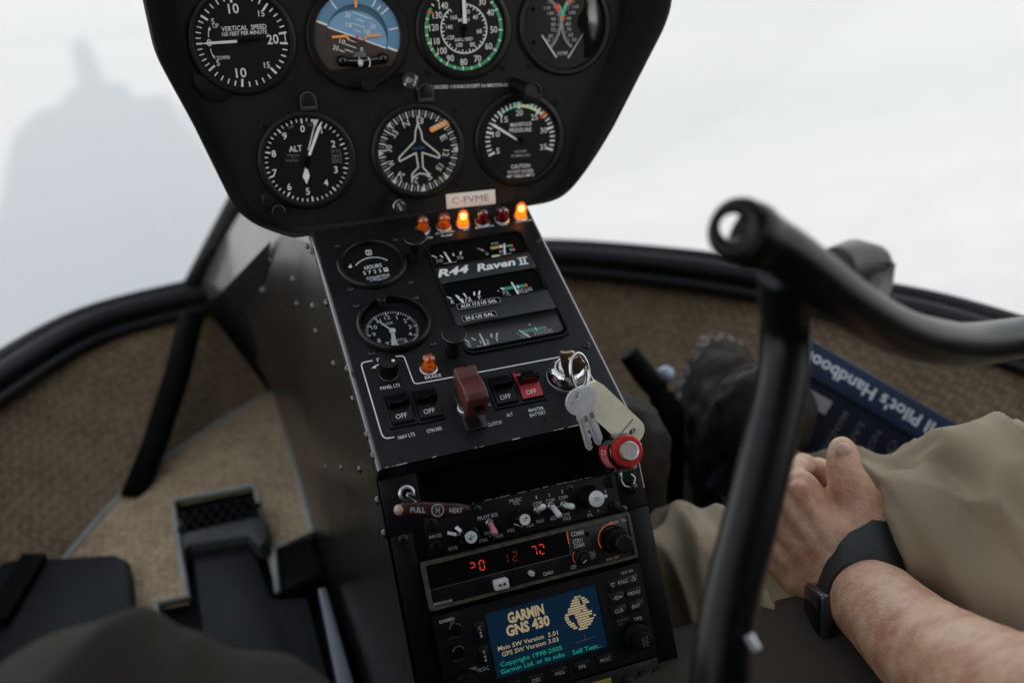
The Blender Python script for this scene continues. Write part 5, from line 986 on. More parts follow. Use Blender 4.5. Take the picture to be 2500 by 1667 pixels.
for x0, y0, x1, y1 in ((51.6, -86.6, 76, -79.2), (50.6, -96.4, 63, -88.8), (64.8, -96, 76.6, -88.8), (50.6, -106, 63, -98.4), (64.8, -105.6, 76.6, -98.2), (33, -137.4, 45, -130.4), (15.4, -137.4, 27, -130.4), (-2.4, -137.4, 9.4, -130.4), (-20.4, -137.4, -8.8, -130.4), (-38, -137.4, -26, -130.4), (-51, -97, -44, -83.4), (-51.4, -114, -44.4, -100.4)):
    mb = MB(); mb.box(x0, y0, 6, x1, y1, 8.5, .8); mb.build('key_button', mat('nav_key', (.012, .014, .016), .3), t)
for x, y, r_, h_ in ((-65.6, -82.4, 4.6, 16), (-66.4, -98.2, 4.6, 16)): mb = MB(); mb.cyl((x, y), r_, 6, h_, 28, .6); mb.build('volume_knob', GLOSSB, t)
for x, y in ((64.8, -122.4), (-65, -123.4)):
    mb = MB(); gp = [((9.4 + (.3 if i % 2 else 0)) * math.cos(2 * math.pi * i / 72) + x, (9.4 + (.3 if i % 2 else 0)) * math.sin(2 * math.pi * i / 72) + y) for i in range(72)]
    mb.lathe([(11.2, 6.8), (11, 10)], (x, y, 0), 40); mb.prism(gp, 10, 18, .6); k = mb.build('dual_knob', BLACK, t, smooth=25); gp = [((6.4 + (.3 if i % 2 else 0)) * math.cos(2 * math.pi * i / 48) + x + .6, (6.4 + (.3 if i % 2 else 0)) * math.sin(2 * math.pi * i / 48) + y - .8) for i in range(48)]; mb = MB(); mb.prism(gp, 18, 27, .6); mb.build('inner_knob', BLACK, k, smooth=25)
    mb = MB(); mb.text('PUSH', x + 2.0, y - .8, 1.9, 7, z=27.1, rot=-88); mb.text('CRSR', x - .8, y - .8, 1.9, 7, z=27.1, rot=-88); mb.build('cap_lettering', GREY, k, smooth=0)
# --- transponder, mostly below the picture
t = r3('transponder', 'dark transponder with faint FUNC and CRSR keys directly below the navigator', 'transponder', 0, 0)
mb = MB(); mb.box(-79, -186, -2, 80.2, -143.4, 6, 1.2); mb.build('faceplate', MATS['nav_black'], t); mb = MB(); mb.text('GTX 327', 67.7, -145.6, 1.8, 10, z=6.1, bold=0.); mb.text('FUNC', 55.3, -152.3, 2.3, 8, z=7.7, bold=0.); mb.text('CRSR', 68.4, -152.3, 2.3, 8, z=7.7, bold=0.); mb.build('lettering', GREY, t, smooth=0)
for x in (55.3, 68.4):
    for y in (-152.6, -162, -171): mb = MB(); mb.box(x - 5.6, y - 3.4, 5, x + 5.6, y + 3.4, 7.5, .7); mb.build('key_button', MATS['nav_key'], t)
tg = r3('squawk_label', 'yellow label with black capitals on the transponder', 'label', 26, -151.6, 6.1); mb = MB(); mb.box(-16, -5, 0, 15, 3.8, .5); mb.m = 1; mb.text('USE ALT', 3.4, -.6, 3.2, 20, z=.6, bold=.0); mb.build('sticker', [YTAG, MATT], tg, smooth=30)
# --- cabin heat handle
t = r3('heat_handle', 'dark maroon T-handle lettered PULL HEAT in front of the audio panel', 'pull handle', -79, 15.7)
mb = MB(); mb.lathe([(6, 0), (6, 2.6), (5, 3.4), (3.6, 3.4), (3.4, 2)], n=32); mb.build('collar', STEEL, t); mb = MB(); mb.tube([(0, 0, 1), (1.5, -2.5, 18), (4, -6, 34)], 2.1, 12); mb.build('shaft', CHROME, t)
mb = MB(); Mh = Matrix.Translation((12.6, -10.8, 35)) @ Matrix.Rotation(rad(-12.5), 4, 'Z') @ Matrix.Rotation(rad(-6), 4, 'X') @ Matrix.Scale(.90, 4)
mb.prism([(-26.5, -4.6), (-27, 3.6), (-25, 5.2), (-10, 5.6), (16, 4.4), (25.5, 2.6), (27, 0), (25.6, -3), (18, -5.6), (-2, -6.6), (-18, -6)], -3.5, 4, 2.2, Mh, 3, False); mb.build('grip', DMAR, t, smooth=50)
mb = MB(); Mt = Mh @ Matrix.Translation((0, 0, 4.15)); mb.text('PULL', -14, -.6, 3.8, 11.4, z=0, M=Mt, bold=.02); mb.text('HEAT', 15, -1.2, 3.6, 10, z=0, M=Mt, bold=.02); mb.add([(x_, y_, .02) for x_, y_, z_ in [(1 + 4.8 * math.cos(a) * k_, -1 + 4.8 * math.sin(a) * k_, 0) for a in [2 * math.pi * i / 32 for i in range(33)] for k_ in (1, .85)]], [(2 * i, 2 * i + 2, 2 * i + 3, 2 * i + 1) for i in range(32)], Mt); mb.text('H', 1, -1, 5.0, 2.8, z=.02, M=Mt); mb.build('lettering', DIMW, t, smooth=0)
mb = MB(); mb.sph((-27, -.5, 0), 4.4, 14, Mh); mb.build('end_cap', mat('tan_cap', (.42, .30, .20), .4), t)
# --- mixture knob under its clear guard
t = r3('mixture_knob', 'red mixture knob with a silver centre under a clear guard at the console corner', 'knob', 75.0, 12.2)
tl_ = Matrix.Rotation(rad(1), 4, 'Y') @ Matrix.Rotation(rad(-3), 4, 'X')
mb = MB(); mb.lathe([(12.6, 2), (13.4, 4), (13.2, 34), (12.6, 38), (12.2, 38.2)], n=48, M=tl_); mb.lathe([(11.6, 38), (12.0, 34), (12.2, 4)], n=48, M=tl_); mb.build('guard', SMOKE, t, smooth=50)
mb = MB(); mb.lathe([(11.4, 33), (11.4, 40.4), (10.9, 41.4), (10.3, 41.6), (9.9, 41.2), (7.4, 41.2), (7.2, 40)], n=48, M=tl_); mb.build('ring', REDA, t, smooth=40)
mb = MB(); mb.lathe([(7.0, 40), (7.0, 44.6), (6.6, 45.4), (5.8, 45.5), (5.4, 45.0), (.01, 45.0)], n=40, M=tl_); mb.build('button', mat('pinkish_silver', (.72, .66, .63), .3, .8), t, smooth=40)
mb = MB(); mb.lathe([(3.4, 0), (3.4, 30), (11, 31)], n=24, M=tl_); mb.build('shaft', STEEL, t)
# curved red label on the guard's left flank
mb = MB(); vs = []; fs = []; a0, a1 = 150, 235; K = 14
for i in range(K + 1):
    a = rad(a0 + (a1 - a0) * i / K); vs += [(13.6 * math.cos(a), 13.6 * math.sin(a), 18), (13.5 * math.cos(a), 13.5 * math.sin(a), 35)]
    if i: fs.append((2 * i - 2, 2 * i, 2 * i + 1, 2 * i - 1))
mb.add(vs, fs, tl_); mb.m = 1
def curved_text(mb, s_, ac, hz, h, r_, wd):
    tmp = MB(); tmp.text(s_, 0, 0, h, wd, z=0, bold=.02)
    out = []
    for x, y, z in tmp.v: a = rad(ac) + x / r_; out.append(tuple(tl_ @ Vector((r_ * math.cos(a), r_ * math.sin(a), hz + y))))
    mb.add(out, tmp.f)
curved_text(mb, 'GUARD', 192, 30.5, 3.4, 13.75, 14); curved_text(mb, 'RE-OFF', 192, 24.5, 3.2, 13.75, 14); mb.build('warning_label', [mat('label_red', (.55, .02, .03), .5), WHITE], t, smooth=60)
mb = MB(); mb.prism(rrect(-9, -14.6, 9, -9.5, 2), 12, 30, .8, tl_); mb.build('clip', SMOKE, t)
t = r3('bead_chain', 'small steel bead chain below the clear mixture guard', 'chain', 84, -13)
CH = smoothcurve([(-5.4, 6.5, 8), (-5, 2, 7), (-3, -1.6, 6), (1, -3, 6), (4.4, -1, 6), (6.2, 2.6, 5), (5, 5, 3)], 3)
mb = MB()
for p in CH: mb.sph(p, .85, 8)
mb.build('beads', CHROME, t, smooth=180); mb = MB(); mb.box(-6.8, 4.6, 6, -4.4, 9.4, 9, .6); mb.build('crimp', STEEL, t)
mb = MB(); mb.lathe([(4.6, 0), (4.8, 3), (4, 6), (2.4, 7.6), (.01, 8)], (3, -4.4, 0), 20); mb.build('anchor_nut', mat('black_nut', (.02, .02, .02), .2, .5), t)
for x, y, lb in ((-87.6, -15.4, 'dark cross-head rack screw left of the audio panel'), (77.8, -32.3, 'dark cross-head rack screw at the right corner of the comm radio')):
    t = r3('rack_screw', lb, 'screw', x, y, .6, 'rack screws'); screw_mb(3.6, 1.8).build('head', [SCREWM, MATT], t)

# ================================================================== cyclic control
def cpt(px_, py_, d_):                                            # measured point: image position and depth, resolved once to a place in the cabin
    return CAMP + (r0 * ((px_ - 1250) / 2430.9) + r1 * ((py_ - 833.5) / 2430.9) + r2) * d_
t = empty('cyclic_stick', 'black T-bar cyclic stick, an open-ended cross tube on a straight post', 'control stick', Matrix.Translation((.088, -.40, -.10)))
def wp(mb, name, m_, par=t, smooth=60): return world_part(mb, name, m_, par, smooth)
BAR = [cpt(*q) for q in ((1822, 570, .455), (1912, 614, .462), (1989, 672, .475), (2065, 732, .49), (2142, 783, .51), (2218, 818, .53), (2295, 836, .55), (2371, 841, .575), (2500, 823, .61), (2640, 800, .64), (2760, 800, .66))]
MBAR = mat('black_tube', (.0035, .0035, .0033), 0.34, var=.2, vscale=25, spec=0.3)
mb = MB(); bp_ = smoothcurve(BAR, 6); mb.tube(bp_, [.0158] * 3 + [.0142, .0134, .013] + [.0128] * (len(bp_) - 6), 20); wp(mb, 'cross_tube', MBAR)
ec = cpt(1788, 553, .452); ax = (CAMP - ec).normalized(); mb = MB(); dr = (BAR[0] - ec); dr = (dr - dr.dot(ax) * ax).normalized(); ex = dr; ey = ex.cross(ax)
RR = [2 * math.pi * i / 32 for i in range(33)]
th = [.0024 + .0042 * (.5 + .5 * math.cos(a)) for a in RR]
mb.tube([ec + (ex * math.cos(a) + ey * math.sin(a)) * (.0056 + h_) for a, h_ in zip(RR, th)], th, 10, False)
wp(mb, 'end_eye', MBAR)
POST = [cpt(*q) for q in ((1925, 690, .50), (1918, 800, .52), (1908, 947, .52), (1845, 1220, .505), (1777, 1501, .49), (1756, 1667, .485), (1735, 1850, .49), (1740, 2150, .55), (1750, 2500, .62))]
pp_ = smoothcurve(POST, 5)
mb = MB(); mb.tube(pp_, [.0128 + .002 * min(1, i / 25) for i in range(len(pp_))], 20); wp(mb, 'post', MBAR)
mb = MB(); mb.tube([cpt(1930, 660, .485), cpt(1925, 745, .50)], [.0165, .0150], 20); wp(mb, 'hub', MBAR)
mb = MB(); q0, q1, q2 = cpt(2040, 655, .52), cpt(2085, 640, .535), cpt(2128, 645, .54); mb.tube([q0, q1, q2], [.0115, .0125, .0110], 16); mb.sph(q2, .0110, 14); mb.sph(cpt(2128, 690, .54), .011, 14); mb.tube([q2, cpt(2128, 690, .54), cpt(2110, 745, .52)], [.0125, .011, .010], 14); wp(mb, 'pivot_block', mat('grey_block', (.070, .060, .048), .5, var=.3, vscale=40))
mb = MB(); mb.tube([cpt(1826, 1550, .470), cpt(1846, 1586, .468)], .0027, 12); wp(mb, 'bolt', STEEL)
# ================================================================== pilot side: pedal lever, book, boot, pilot
t = empty('pedal_lever', 'black pedal lever with a pale ball end behind the keys', 'pedal', Matrix.Translation((.295, .19, -.60)))
mb = MB(); mb.tube([(.272, .207, -.412), (.286, .196, -.437), (.302, .182, -.463)], [.013, .014, .013], 12); wp(mb, 'arm', MATT, t); mb = MB(); mb.tube([(.302, .182, -.463), (.306, .168, -.482), (.303, .16, -.53), (.296, .15, -.598)], [.015, .020, .018, .018], 12); wp(mb, 'bracket', MATT, t); mb = MB(); mb.sph((.3115, .186, -.441), .0115, 14); wp(mb, 'ball', mat('blue_grey_ball', (.30, .34, .42), .35, .4), t)
# handbook
A, B, Cc = Vector((.392, .030, -.343)), Vector((.545, -.062, -.452)), Vector((.384, .020, -.372))
e1 = (B - A).normalized(); dn = (Cc - A); dn = (dn - dn.dot(e1) * e1).normalized(); nn = e1.cross(dn).normalized()
if nn.dot(CAMP - A) < 0: nn = -nn
M_ = Matrix((e1, -dn, nn)).transposed().to_4x4() if (e1.cross(-dn)).dot(nn) > 0 else Matrix((e1, -dn, nn)).transposed().to_4x4()
M_.translation = A
t = empty('pilot_handbook', 'navy flight handbook with white spine lettering upside down beside the pilot', 'book', M_)
LB = (B - A).length * 1000 + 12; mb = MB(); mb.box(0, -36, -40, LB, 0, 0, 4); mb.build('spine', NAVY, t, smooth=40)
mb = MB(); mb.box(1, -190, -38, LB - 1, -34, -3, 2); mb.build('front_cover', NAVYD, t, smooth=40)
mb = MB(); mb.text("R44 II Pilot's Handbook", LB / 2, -18, 13, LB * .90, z=.3, rot=180, bold=.02); mb.build('spine_lettering', mat('silver_print', (.55, .6, .68), .5), t, smooth=0)
mb = MB(); mb.rect(14, -62, 66, -46, -2.6); mb.m = 1
for k in range(4): mb.text(('MANUALS', 'SAFETY', 'NOTICES', 'CHARTS')[k], 84 + k * 20, -76, 7, 56, z=-2.6, rot=-90)
mb.build('cover_label', [mat('grey_cover_label', (.20, .21, .22), .6), mat('dark_slate_print', (.05, .06, .075), .6)], t, smooth=0)

# bodies: swept capsules fused into one skin
def blob(name, chains, m_, parent, voxel, sm=6, fold=0., fscale=30., fdir=None, blend=None):
    """one continuous skin round chains of (point, radius): smooth union of tapered capsules, meshed by surface nets"""
    k = blend or voxel * 3.0
    P_ = [p for ch in chains for p, _ in ch]; rm_ = max(r for ch in chains for _, r in ch) + 3 * voxel
    lo = np.array([min(p[i] for p in P_) - rm_ for i in range(3)]); hi = np.array([max(p[i] for p in P_) + rm_ for i in range(3)])
    n_ = np.ceil((hi - lo) / voxel).astype(int) + 1
    F = np.full(n_, 1.0, np.float32)
    ax_ = [lo[i] + voxel * np.arange(n_[i]) for i in range(3)]
    for ch in chains:
        for (p, ra), (q_, rb_) in zip(ch, ch[1:]):
            pa, qa = np.array(p), np.array(q_); mg = max(ra, rb_) + 4 * k + 2 * voxel
            i0 = np.maximum(((np.minimum(pa, qa) - mg - lo) / voxel).astype(int), 0); i1 = np.minimum(((np.maximum(pa, qa) + mg - lo) / voxel).astype(int) + 2, n_)
            X, Y, Z_ = np.meshgrid(*[ax_[i][i0[i]:i1[i]] for i in range(3)], indexing='ij', sparse=True)
            d = qa - pa; L2 = max(float(d @ d), 1e-9)
            t_ = np.clip(((X - pa[0]) * d[0] + (Y - pa[1]) * d[1] + (Z_ - pa[2]) * d[2]) / L2, 0, 1)
            D_ = np.sqrt((X - pa[0] - t_ * d[0]) ** 2 + (Y - pa[1] - t_ * d[1]) ** 2 + (Z_ - pa[2] - t_ * d[2]) ** 2) - (ra + (rb_ - ra) * t_)
            sl_ = tuple(slice(i0[i], i1[i]) for i in range(3)); O_ = F[sl_]
            h = np.clip(.5 + .5 * (O_ - D_) / k, 0, 1); F[sl_] = O_ * (1 - h) + D_ * h - k * h * (1 - h)
    S_ = F < 0
    c8 = [(i, j, l) for i in (0, 1) for j in (0, 1) for l in (0, 1)]; sh = tuple(n_ - 1)
    cut = lambda A, o: A[o[0]:o[0] + sh[0], o[1]:o[1] + sh[1], o[2]:o[2] + sh[2]]
    cnt = sum(cut(S_, o).astype(np.int8) for o in c8); act = (cnt > 0) & (cnt < 8); idx = np.argwhere(act)
    acc = np.zeros((len(idx), 3)); num = np.zeros(len(idx))
    for o in c8:
        for a_ in range(3):
            if o[a_]: continue
            o2 = list(o); o2[a_] = 1
            f0 = F[tuple((idx + o).T)]; f1 = F[tuple((idx + o2).T)]; mk = (f0 < 0) != (f1 < 0); t_ = np.where(mk, f0 / np.where(mk, f0 - f1, 1), 0)
            pt = np.array(o, float)[None, :].repeat(len(idx), 0); pt[:, a_] = t_; acc += pt * mk[:, None]; num += mk
    verts = lo + voxel * (idx + acc / num[:, None])
    lut = -np.ones(sh, int); lut[tuple(idx.T)] = np.arange(len(idx)); faces = []
    for a_ in range(3):
        b1, b2 = (a_ + 1) % 3, (a_ + 2) % 3; s0 = [slice(1, None)] * 3; s1 = [slice(1, None)] * 3; s0[a_] = slice(0, -1)
        A0 = S_[tuple(slice(1, -1) if q != a_ else slice(0, -1) for q in range(3))]; A1 = S_[tuple(slice(1, -1) if q != a_ else slice(1, None) for q in range(3))]
        for flip in (0, 1):
            e = np.argwhere((A0 & ~A1) if not flip else (~A0 & A1)); off = np.ones(3, int); off[a_] = 0; e = e + off
            d1 = np.zeros(3, int); d1[b1] = 1; d2 = np.zeros(3, int); d2[b2] = 1
            q4 = [lut[tuple((e - x).T)] for x in (d1 + d2, d2, 0 * d1, d1)]
            f_ = np.stack(q4 if not flip else q4[::-1], 1); faces += f_[(f_ >= 0).all(1)].tolist()
    nm = bpy.data.meshes.new(name); nm.from_pydata(verts.tolist(), [], faces); nm.update()
    bm = bmesh.new(); bm.from_mesh(nm)
    for _ in range(sm): bmesh.ops.smooth_vert(bm, verts=bm.verts[:], factor=.5, use_axis_x=True, use_axis_y=True, use_axis_z=True)
    bm.normal_update(); bm.to_mesh(nm); bm.free()
    nm.materials.append(m_)
    if fold:
        NR = [v.normal.copy() for v in nm.vertices]
        for v, vn in zip(nm.vertices, NR):
            p = v.co
            if fdir is not None:
                u = p.dot(fdir); q_ = (p - fdir * u) * fscale * .28; wv = .45 - 1.5 * abs(noise.noise(q_ + fdir * u * fscale)) - .8 * abs(noise.noise(q_ * 1.8 + fdir * u * fscale * 1.9))
            else: wv = noise.noise(p * fscale) + .4 * noise.noise(p * fscale * 2.3)
            v.co = p + vn * fold * wv
    for p in nm.polygons: p.use_smooth = True
    o = bpy.data.objects.new(name, nm); COL.objects.link(o)
    if parent: o.parent = parent; o.matrix_parent_inverse = parent.matrix_world.inverted()
    return o
V = Vector
pil = empty('person', 'pilot in khaki trousers with left fist by the collective lever and a black watch', 'person', Matrix.Translation((.30, -.72, -.60)))
hip_l, hip_r = V((.28, -.80, -.50)), V((.41, -.74, -.45))
knee_l, knee_r = V((.172, -.160, -.462)), V((.372, -.268, -.397))
ank_l, ank_r = V((.16, .02, -.56)), V((.358, .105, -.535))
trs = [[(hip_l, .085), (V((.235, -.52, -.585)), .066), (V((.205, -.30, -.565)), .060), (V((.185, -.20, -.50)), .060), (knee_l, .056), (V((.168, -.07, -.50)), .05), (ank_l, .045)],
       [(hip_r, .10), (V((.41, -.50, -.425)), .094), (V((.39, -.36, -.405)), .086), (knee_r, .080), (V((.368, -.19, -.435)), .062), (V((.362, -.05, -.495)), .050), (ank_r, .046)],
       [(hip_l, .085), (V((.345, -.80, -.44)), .11), (hip_r, .10)]]
blob('trousers', trs, KHAKI, pil, .0040, 1, .028, 21., (r0 - r1 * .25).normalized())
sh_l, sh_r = V((.13, -.86, -.02)), V((.50, -.86, -.02))
blob('jacket', [[(V((.315, -.76, -.40)), .13), (V((.315, -.84, -.2)), .14), (V((.315, -.88, -.05)), .13)], [(sh_l, .06), (V((.315, -.87, .0)), .09), (sh_r, .06)], [(sh_l, .058), (V((.15, -.70, -.20)), .052), (V((.185, -.585, -.285)), .047)], [(sh_r, .058), (V((.56, -.70, -.22)), .052), (V((.54, -.48, -.36)), .045)]], mat('jacket_cloth', (.03, .032, .036), .9, bump=.3, bscale=500), pil, .009, 5, .005, 20.)
# arm and hand
def hp(x, y, d_): return cpt(1500 + x / 1.622, 700 + y / 1.622, d_)
W1 = hp(960, 1215, .79)
fin = [
    [(W1, .026), (hp(850, 1010, .815), .024), (hp(735, 805, .825), .0160), (hp(698, 748, .845), .0115), (hp(748, 706, .872), .0098), (hp(815, 722, .885), .0092), (hp(842, 762, .882), .0082)],
    [(W1, .026), (hp(800, 1050, .82), .024), (hp(690, 860, .83), .0165), (hp(655, 800, .855), .0125), (hp(690, 765, .89), .011), (hp(770, 800, .905), .010), (hp(800, 850, .895), .009)],
    [(W1, .025), (hp(760, 1090, .825), .023), (hp(655, 950, .835), .016), (hp(622, 905, .86), .012), (hp(655, 885, .895), .0105), (hp(740, 905, .91), .0095), (hp(770, 950, .90), .0085)],
    [(W1, .024), (hp(740, 1140, .825), .021), (hp(640, 1050, .835), .0145), (hp(610, 1010, .86), .011), (hp(640, 995, .89), .0095), (hp(710, 1010, .90), .0085), (hp(740, 1050, .895), .008)],
    [(W1, .026), (hp(1010, 1050, .80), .026), (hp(985, 900, .81), .0215), (hp(935, 795, .813), .0172), (hp(910, 725, .818), .0135), (hp(906, 672, .824), .0128), (hp(904, 645, .827), .0108)],
    [(hp(1010, 1050, .80), .024), (hp(900, 1000, .81), .026), (hp(800, 960, .825), .024), (hp(720, 930, .83), .02)],
    [(hp(735, 805, .810), .0085), (hp(860, 1010, .795), .006)], [(hp(690, 862, .815), .0085), (hp(820, 1060, .798), .006)], [(hp(655, 952, .820), .008), (hp(790, 1110, .803), .0055)], [(hp(640, 1050, .822), .0075), (hp(770, 1150, .806), .0055)],
    [(W1, .030), (V((.245, -.30, -.412)), .032), (V((.232, -.37, -.397)), .036), (V((.214, -.46, -.360)), .042), (V((.205, -.50, -.335)), .042)]]
ARM = blob('arm', fin, SKIN, pil, .0024, 2, .0010, 55., blend=.0042)
mb = MB(); c_ = hp(906, 648, .8125); mb.sph((0, 0, 0), .0066, 12, Matrix.Translation(c_) @ Matrix.Scale(.55, 4, r2)); o = mb.build('thumb_nail', mat('nail', (.60, .38, .30), .3), pil, scale=1, smooth=180); o.matrix_parent_inverse = pil.matrix_world.inverted()
blob('head', [[(V((.315, -.86, .06)), .055), (V((.315, -.85, .14)), .058)], [(V((.315, -.83, .21)), .078), (V((.315, -.81, .27)), .085), (V((.315, -.83, .31)), .088)], [(V((.315, -.735, .235)), .014), (V((.315, -.73, .215)), .016)], [(V((.235, -.84, .25)), .02), (V((.235, -.85, .24)), .018)], [(V((.395, -.84, .25)), .02), (V((.395, -.85, .24)), .018)]], SKIN, pil, .006, 4)
blob('hair', [[(V((.315, -.86, .29)), .092), (V((.315, -.85, .33)), .085)], [(V((.315, -.90, .24)), .07), (V((.315, -.88, .30)), .085)]], mat('brown_hair', (.04, .025, .015), .7), pil, .006, 4)
# boots
def boot(x, y, z, rz, label, par):
    t = empty('boot', label, 'boot', Matrix.Translation((x, y, z)) @ Matrix.Rotation(rad(rz), 4, 'Z'))
    return t
def boot_mesh(par, name, base, fwd, upv):
    s_ = fwd.cross(upv).normalized(); P_ = lambda f, u, l=0: base + fwd * f + upv * u + s_ * l
    o = blob(name, [[(P_(0, .045), .047), (P_(.06, .045), .048), (P_(.12, .04), .044), (P_(.150, .036), .036)], [(P_(0, .05), .048), (P_(-.01, .12), .05), (P_(-.015, .19), .054)], [(P_(.04, .08), .043), (P_(.10, .065), .042)]], LEATHER, par, .005, 4, .0035, 55.); return o
bt = empty('snowy_boot', 'brown leather boot with snow on its tread, resting on the far pedal', 'boot', Matrix.Translation((.37, .15, -.60)))
fw_ = (V((.434, .277, -.454)) - V((.355, .117, -.56))).normalized(); up_ = V((-.10, -.60, .80)); up_ = (up_ - up_.dot(fw_) * fw_).normalized()
boot_mesh(bt, 'upper', V((.357, .125, -.572)), fw_, up_)
mb = MB(); s_ = fw_.cross(up_).normalized(); base = V((.357, .125, -.572)); O = []
for i in range(40):
    a = 2 * math.pi * i / 40; f = .076 + .136 * math.cos(a); l = (.058 if math.cos(a) > -.2 else .046) * math.sin(a); k = 1.0 + (.07 if i % 2 else -.04); O.append(base + fw_ * (f * (1 if i % 2 else .98)) + s_ * l * k)
n_ = len(O); vs = [tuple(p - up_ * .018) for p in O] + [tuple(p + up_ * .012) for p in O]; fs = [tuple(range(n_))[::-1], tuple(range(n_, 2 * n_))] + [(i, (i + 1) % n_, n_ + (i + 1) % n_, n_ + i) for i in range(n_)]
mb.add(vs, fs); world_part(mb, 'sole', mat('sole_rubber', (.05, .045, .038), .8, var=.3, vscale=60), bt, 30)
mb = MB(); rr = random.Random(7)
for i in range(170):
    a = rr.uniform(-1.7, 1.7); f = .076 + rr.uniform(.105, .140) * math.cos(a); l = .058 * math.sin(a); mb.sph(base + fw_ * f + s_ * l + up_ * rr.uniform(.0, .026), rr.uniform(.0008, .0026), 6)
world_part(mb, 'snow_specks', SNOWY, bt, 180)
bt = empty('dark_boot', 'brown boot in the shadow beside the pedestal', 'boot', Matrix.Translation((.16, .03, -.60))); boot_mesh(bt, 'upper', V((.160, .02, -.592)), V((.05, .99, .08)).normalized(), V((0, -.08, .99)).normalized())
# watch
wc = hp(985, 1258, .785); axw = (V((.232, -.37, -.397)) - wc).normalized()
t = empty('wristwatch', 'black strap wristwatch with a silver edged case on the left wrist', 'watch', Matrix.Translation(wc))
mb = MB(); sx_ = axw.cross(r2).normalized(); sy_ = axw.cross(sx_).normalized(); K = 40; vs = []; fs = []
wcc = wc + axw * .010
bva = BVHTree.FromPolygons([v.co[:] for v in ARM.data.vertices], [tuple(p_.vertices) for p_ in ARM.data.polygons])
for i in range(K):
    a = 2 * math.pi * i / K; d_ = sx_ * math.cos(a) + sy_ * math.sin(a)
    for (o1, o2) in ((-.0125, -.002), (-.0115, .0028), (.0115, .0028), (.0125, -.002)):
        c0 = wcc + axw * o1; h_ = bva.ray_cast(c0 + d_ * .12, -d_, .12); vs.append(tuple(c0 + d_ * ((.12 - h_[3] if h_[0] is not None else .036) + o2)))
for i in range(K):
    for j in range(4): j2 = (j + 1) % 4; i2 = (i + 1) % K; fs.append((i * 4 + j, i2 * 4 + j, i2 * 4 + j2, i * 4 + j2))
mb.add(vs, fs); world_part(mb, 'strap', mat('watch_strap', (.016, .017, .018), .5), t, 60)
dface = (-r0 * 1.0 + r1 * .02 - r2 * .30); dface = (dface - dface.dot(axw) * axw).normalized(); dside = axw.cross(dface).normalized()
h_ = bva.ray_cast(wcc + dface * .12, -dface, .12)
Mw = Matrix((axw, dside, dface)).transposed().to_4x4(); Mw.translation = wcc + dface * ((.12 - h_[3] if h_[0] is not None else .036) + .006)
mb = MB(); mb.box(-.019, -.017, -.005, .019, .017, .0045, .0035, Mw, 3); world_part(mb, 'case', mat('watch_case', (.10, .11, .13), .25, .8), t, 40); mb = MB(); mb.box(-.0165, -.0145, .003, .0165, .0145, .0056, .0012, Mw); world_part(mb, 'glass', GLOSSB, t, 40)
# collective lever under the fist
t = empty('collective_lever', 'black collective lever under the left fist', 'control lever', Matrix.Translation((.24, -.6, -.55)))
mb = MB(); mb.tube([tuple(hp(800, 860, .885)), tuple(hp(830, 1150, .86)), tuple(hp(880, 1450, .82)), (.215, -.50, -.50), (.20, -.75, -.56)], [.014, .017, .021, .022, .022], 16); world_part(mb, 'tube', BLACK, t, 60)
# seats; pilot's cushion is brought forward and raised to stand in for shaded cloth
for x, lb in ((-.30, 'dark seat cushion on the passenger side'), (.315, 'dark pilot seat cushion drawn forward in place of shaded trouser cloth')):
    t = empty('cabin_seat', lb, 'seat', Matrix.Translation((x, -.75, -.6))); mb = MB(); mb.box(x - (.285 if x > 0 else .22), -1.05, -.66, x + .22, (-.215 if x > 0 else -.30), (-.440 if x > 0 else -.535), .03, None, 4); world_part(mb, 'cushion', mat('seat_cloth', (.052, .043, .033), .9, bump=.3, bscale=500, spec=.1), t, 60); mb = MB(); mb.box(x - .22, -1.16, -.55, x + .22, -1.04, .05, .04, None, 4); world_part(mb, 'backrest', MATS['seat_cloth'], t, 60)
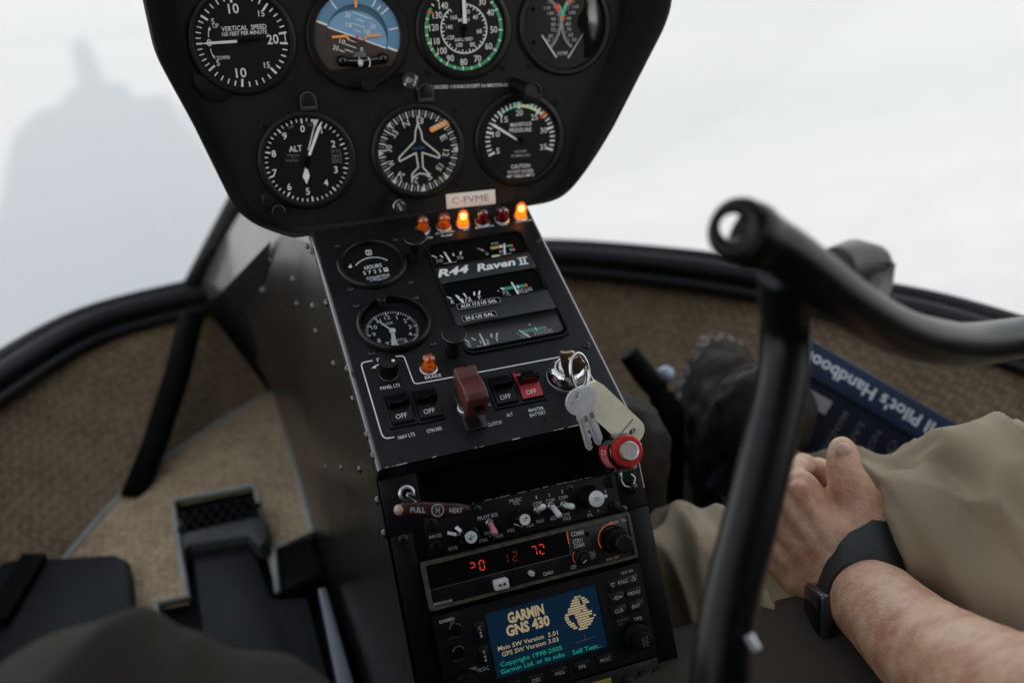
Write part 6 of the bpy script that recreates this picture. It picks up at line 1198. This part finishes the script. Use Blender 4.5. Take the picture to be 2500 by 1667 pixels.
# nearer passenger: only the raised knee is in the picture
me_ = empty('person', 'passenger in dark trousers with one raised knee in front of the floor box', 'person', Matrix.Translation((-.27, -.8, -.6)))
blob('trousers', [[(V((-.30, -1.0, -.42)), .11), (V((-.285, -.70, -.335)), .095), (V((-.272, -.50, -.268)), .080), (V((-.262, -.425, -.262)), .070), (V((-.225, -.425, -.285)), .066), (V((-.235, -.39, -.38)), .062), (V((-.24, -.36, -.54)), .05)], [(V((-.30, -1.0, -.42)), .11), (V((-.42, -1.0, -.42)), .11), (V((-.46, -.7, -.42)), .09), (V((-.47, -.45, -.42)), .07), (V((-.47, -.38, -.55)), .05)]], DARKC, me_, .005, 4, .010, 15., (r0 + r1 * .5).normalized())
blob('shoe', [[(V((-.24, -.36, -.555)), .04), (V((-.245, -.26, -.57)), .03)], ], LEATHER, me_, .006, 3); blob('shoe', [[(V((-.47, -.38, -.555)), .04), (V((-.475, -.28, -.57)), .03)]], LEATHER, me_, .006, 3)
blob('jacket', [[(V((-.30, -1.02, -.40)), .13), (V((-.29, -1.06, -.2)), .14), (V((-.28, -1.06, -.06)), .13)], [(V((-.46, -1.04, -.03)), .06), (V((-.27, -1.05, .0)), .09), (V((-.09, -1.04, -.03)), .06)], [(V((-.46, -1.04, -.03)), .058), (V((-.46, -.88, -.20)), .05), (V((-.27, -.875, .03)), .038)], [(V((-.09, -1.04, -.03)), .058), (V((-.02, -.93, -.20)), .05), (V((-.11, -.885, .03)), .038)]], mat('passenger_coat', (.02, .021, .024), .95, bump=.3, bscale=500, spec=.1), me_, .009, 4, .004, 18.)  # unseen upper body, added to block light from behind the camera
blob('head', [[(V((-.26, -1.03, .05)), .05), (V((-.25, -1.02, .11)), .055)], [(V((-.23, -.985, .13)), .07), (V((-.23, -.985, .20)), .08), (V((-.235, -1.0, .24)), .082)]], SKIN, me_, .007, 3)
blob('hair', [[(V((-.245, -1.03, .22)), .088), (V((-.24, -1.02, .26)), .08)]], MATS['brown_hair'], me_, .007, 3)
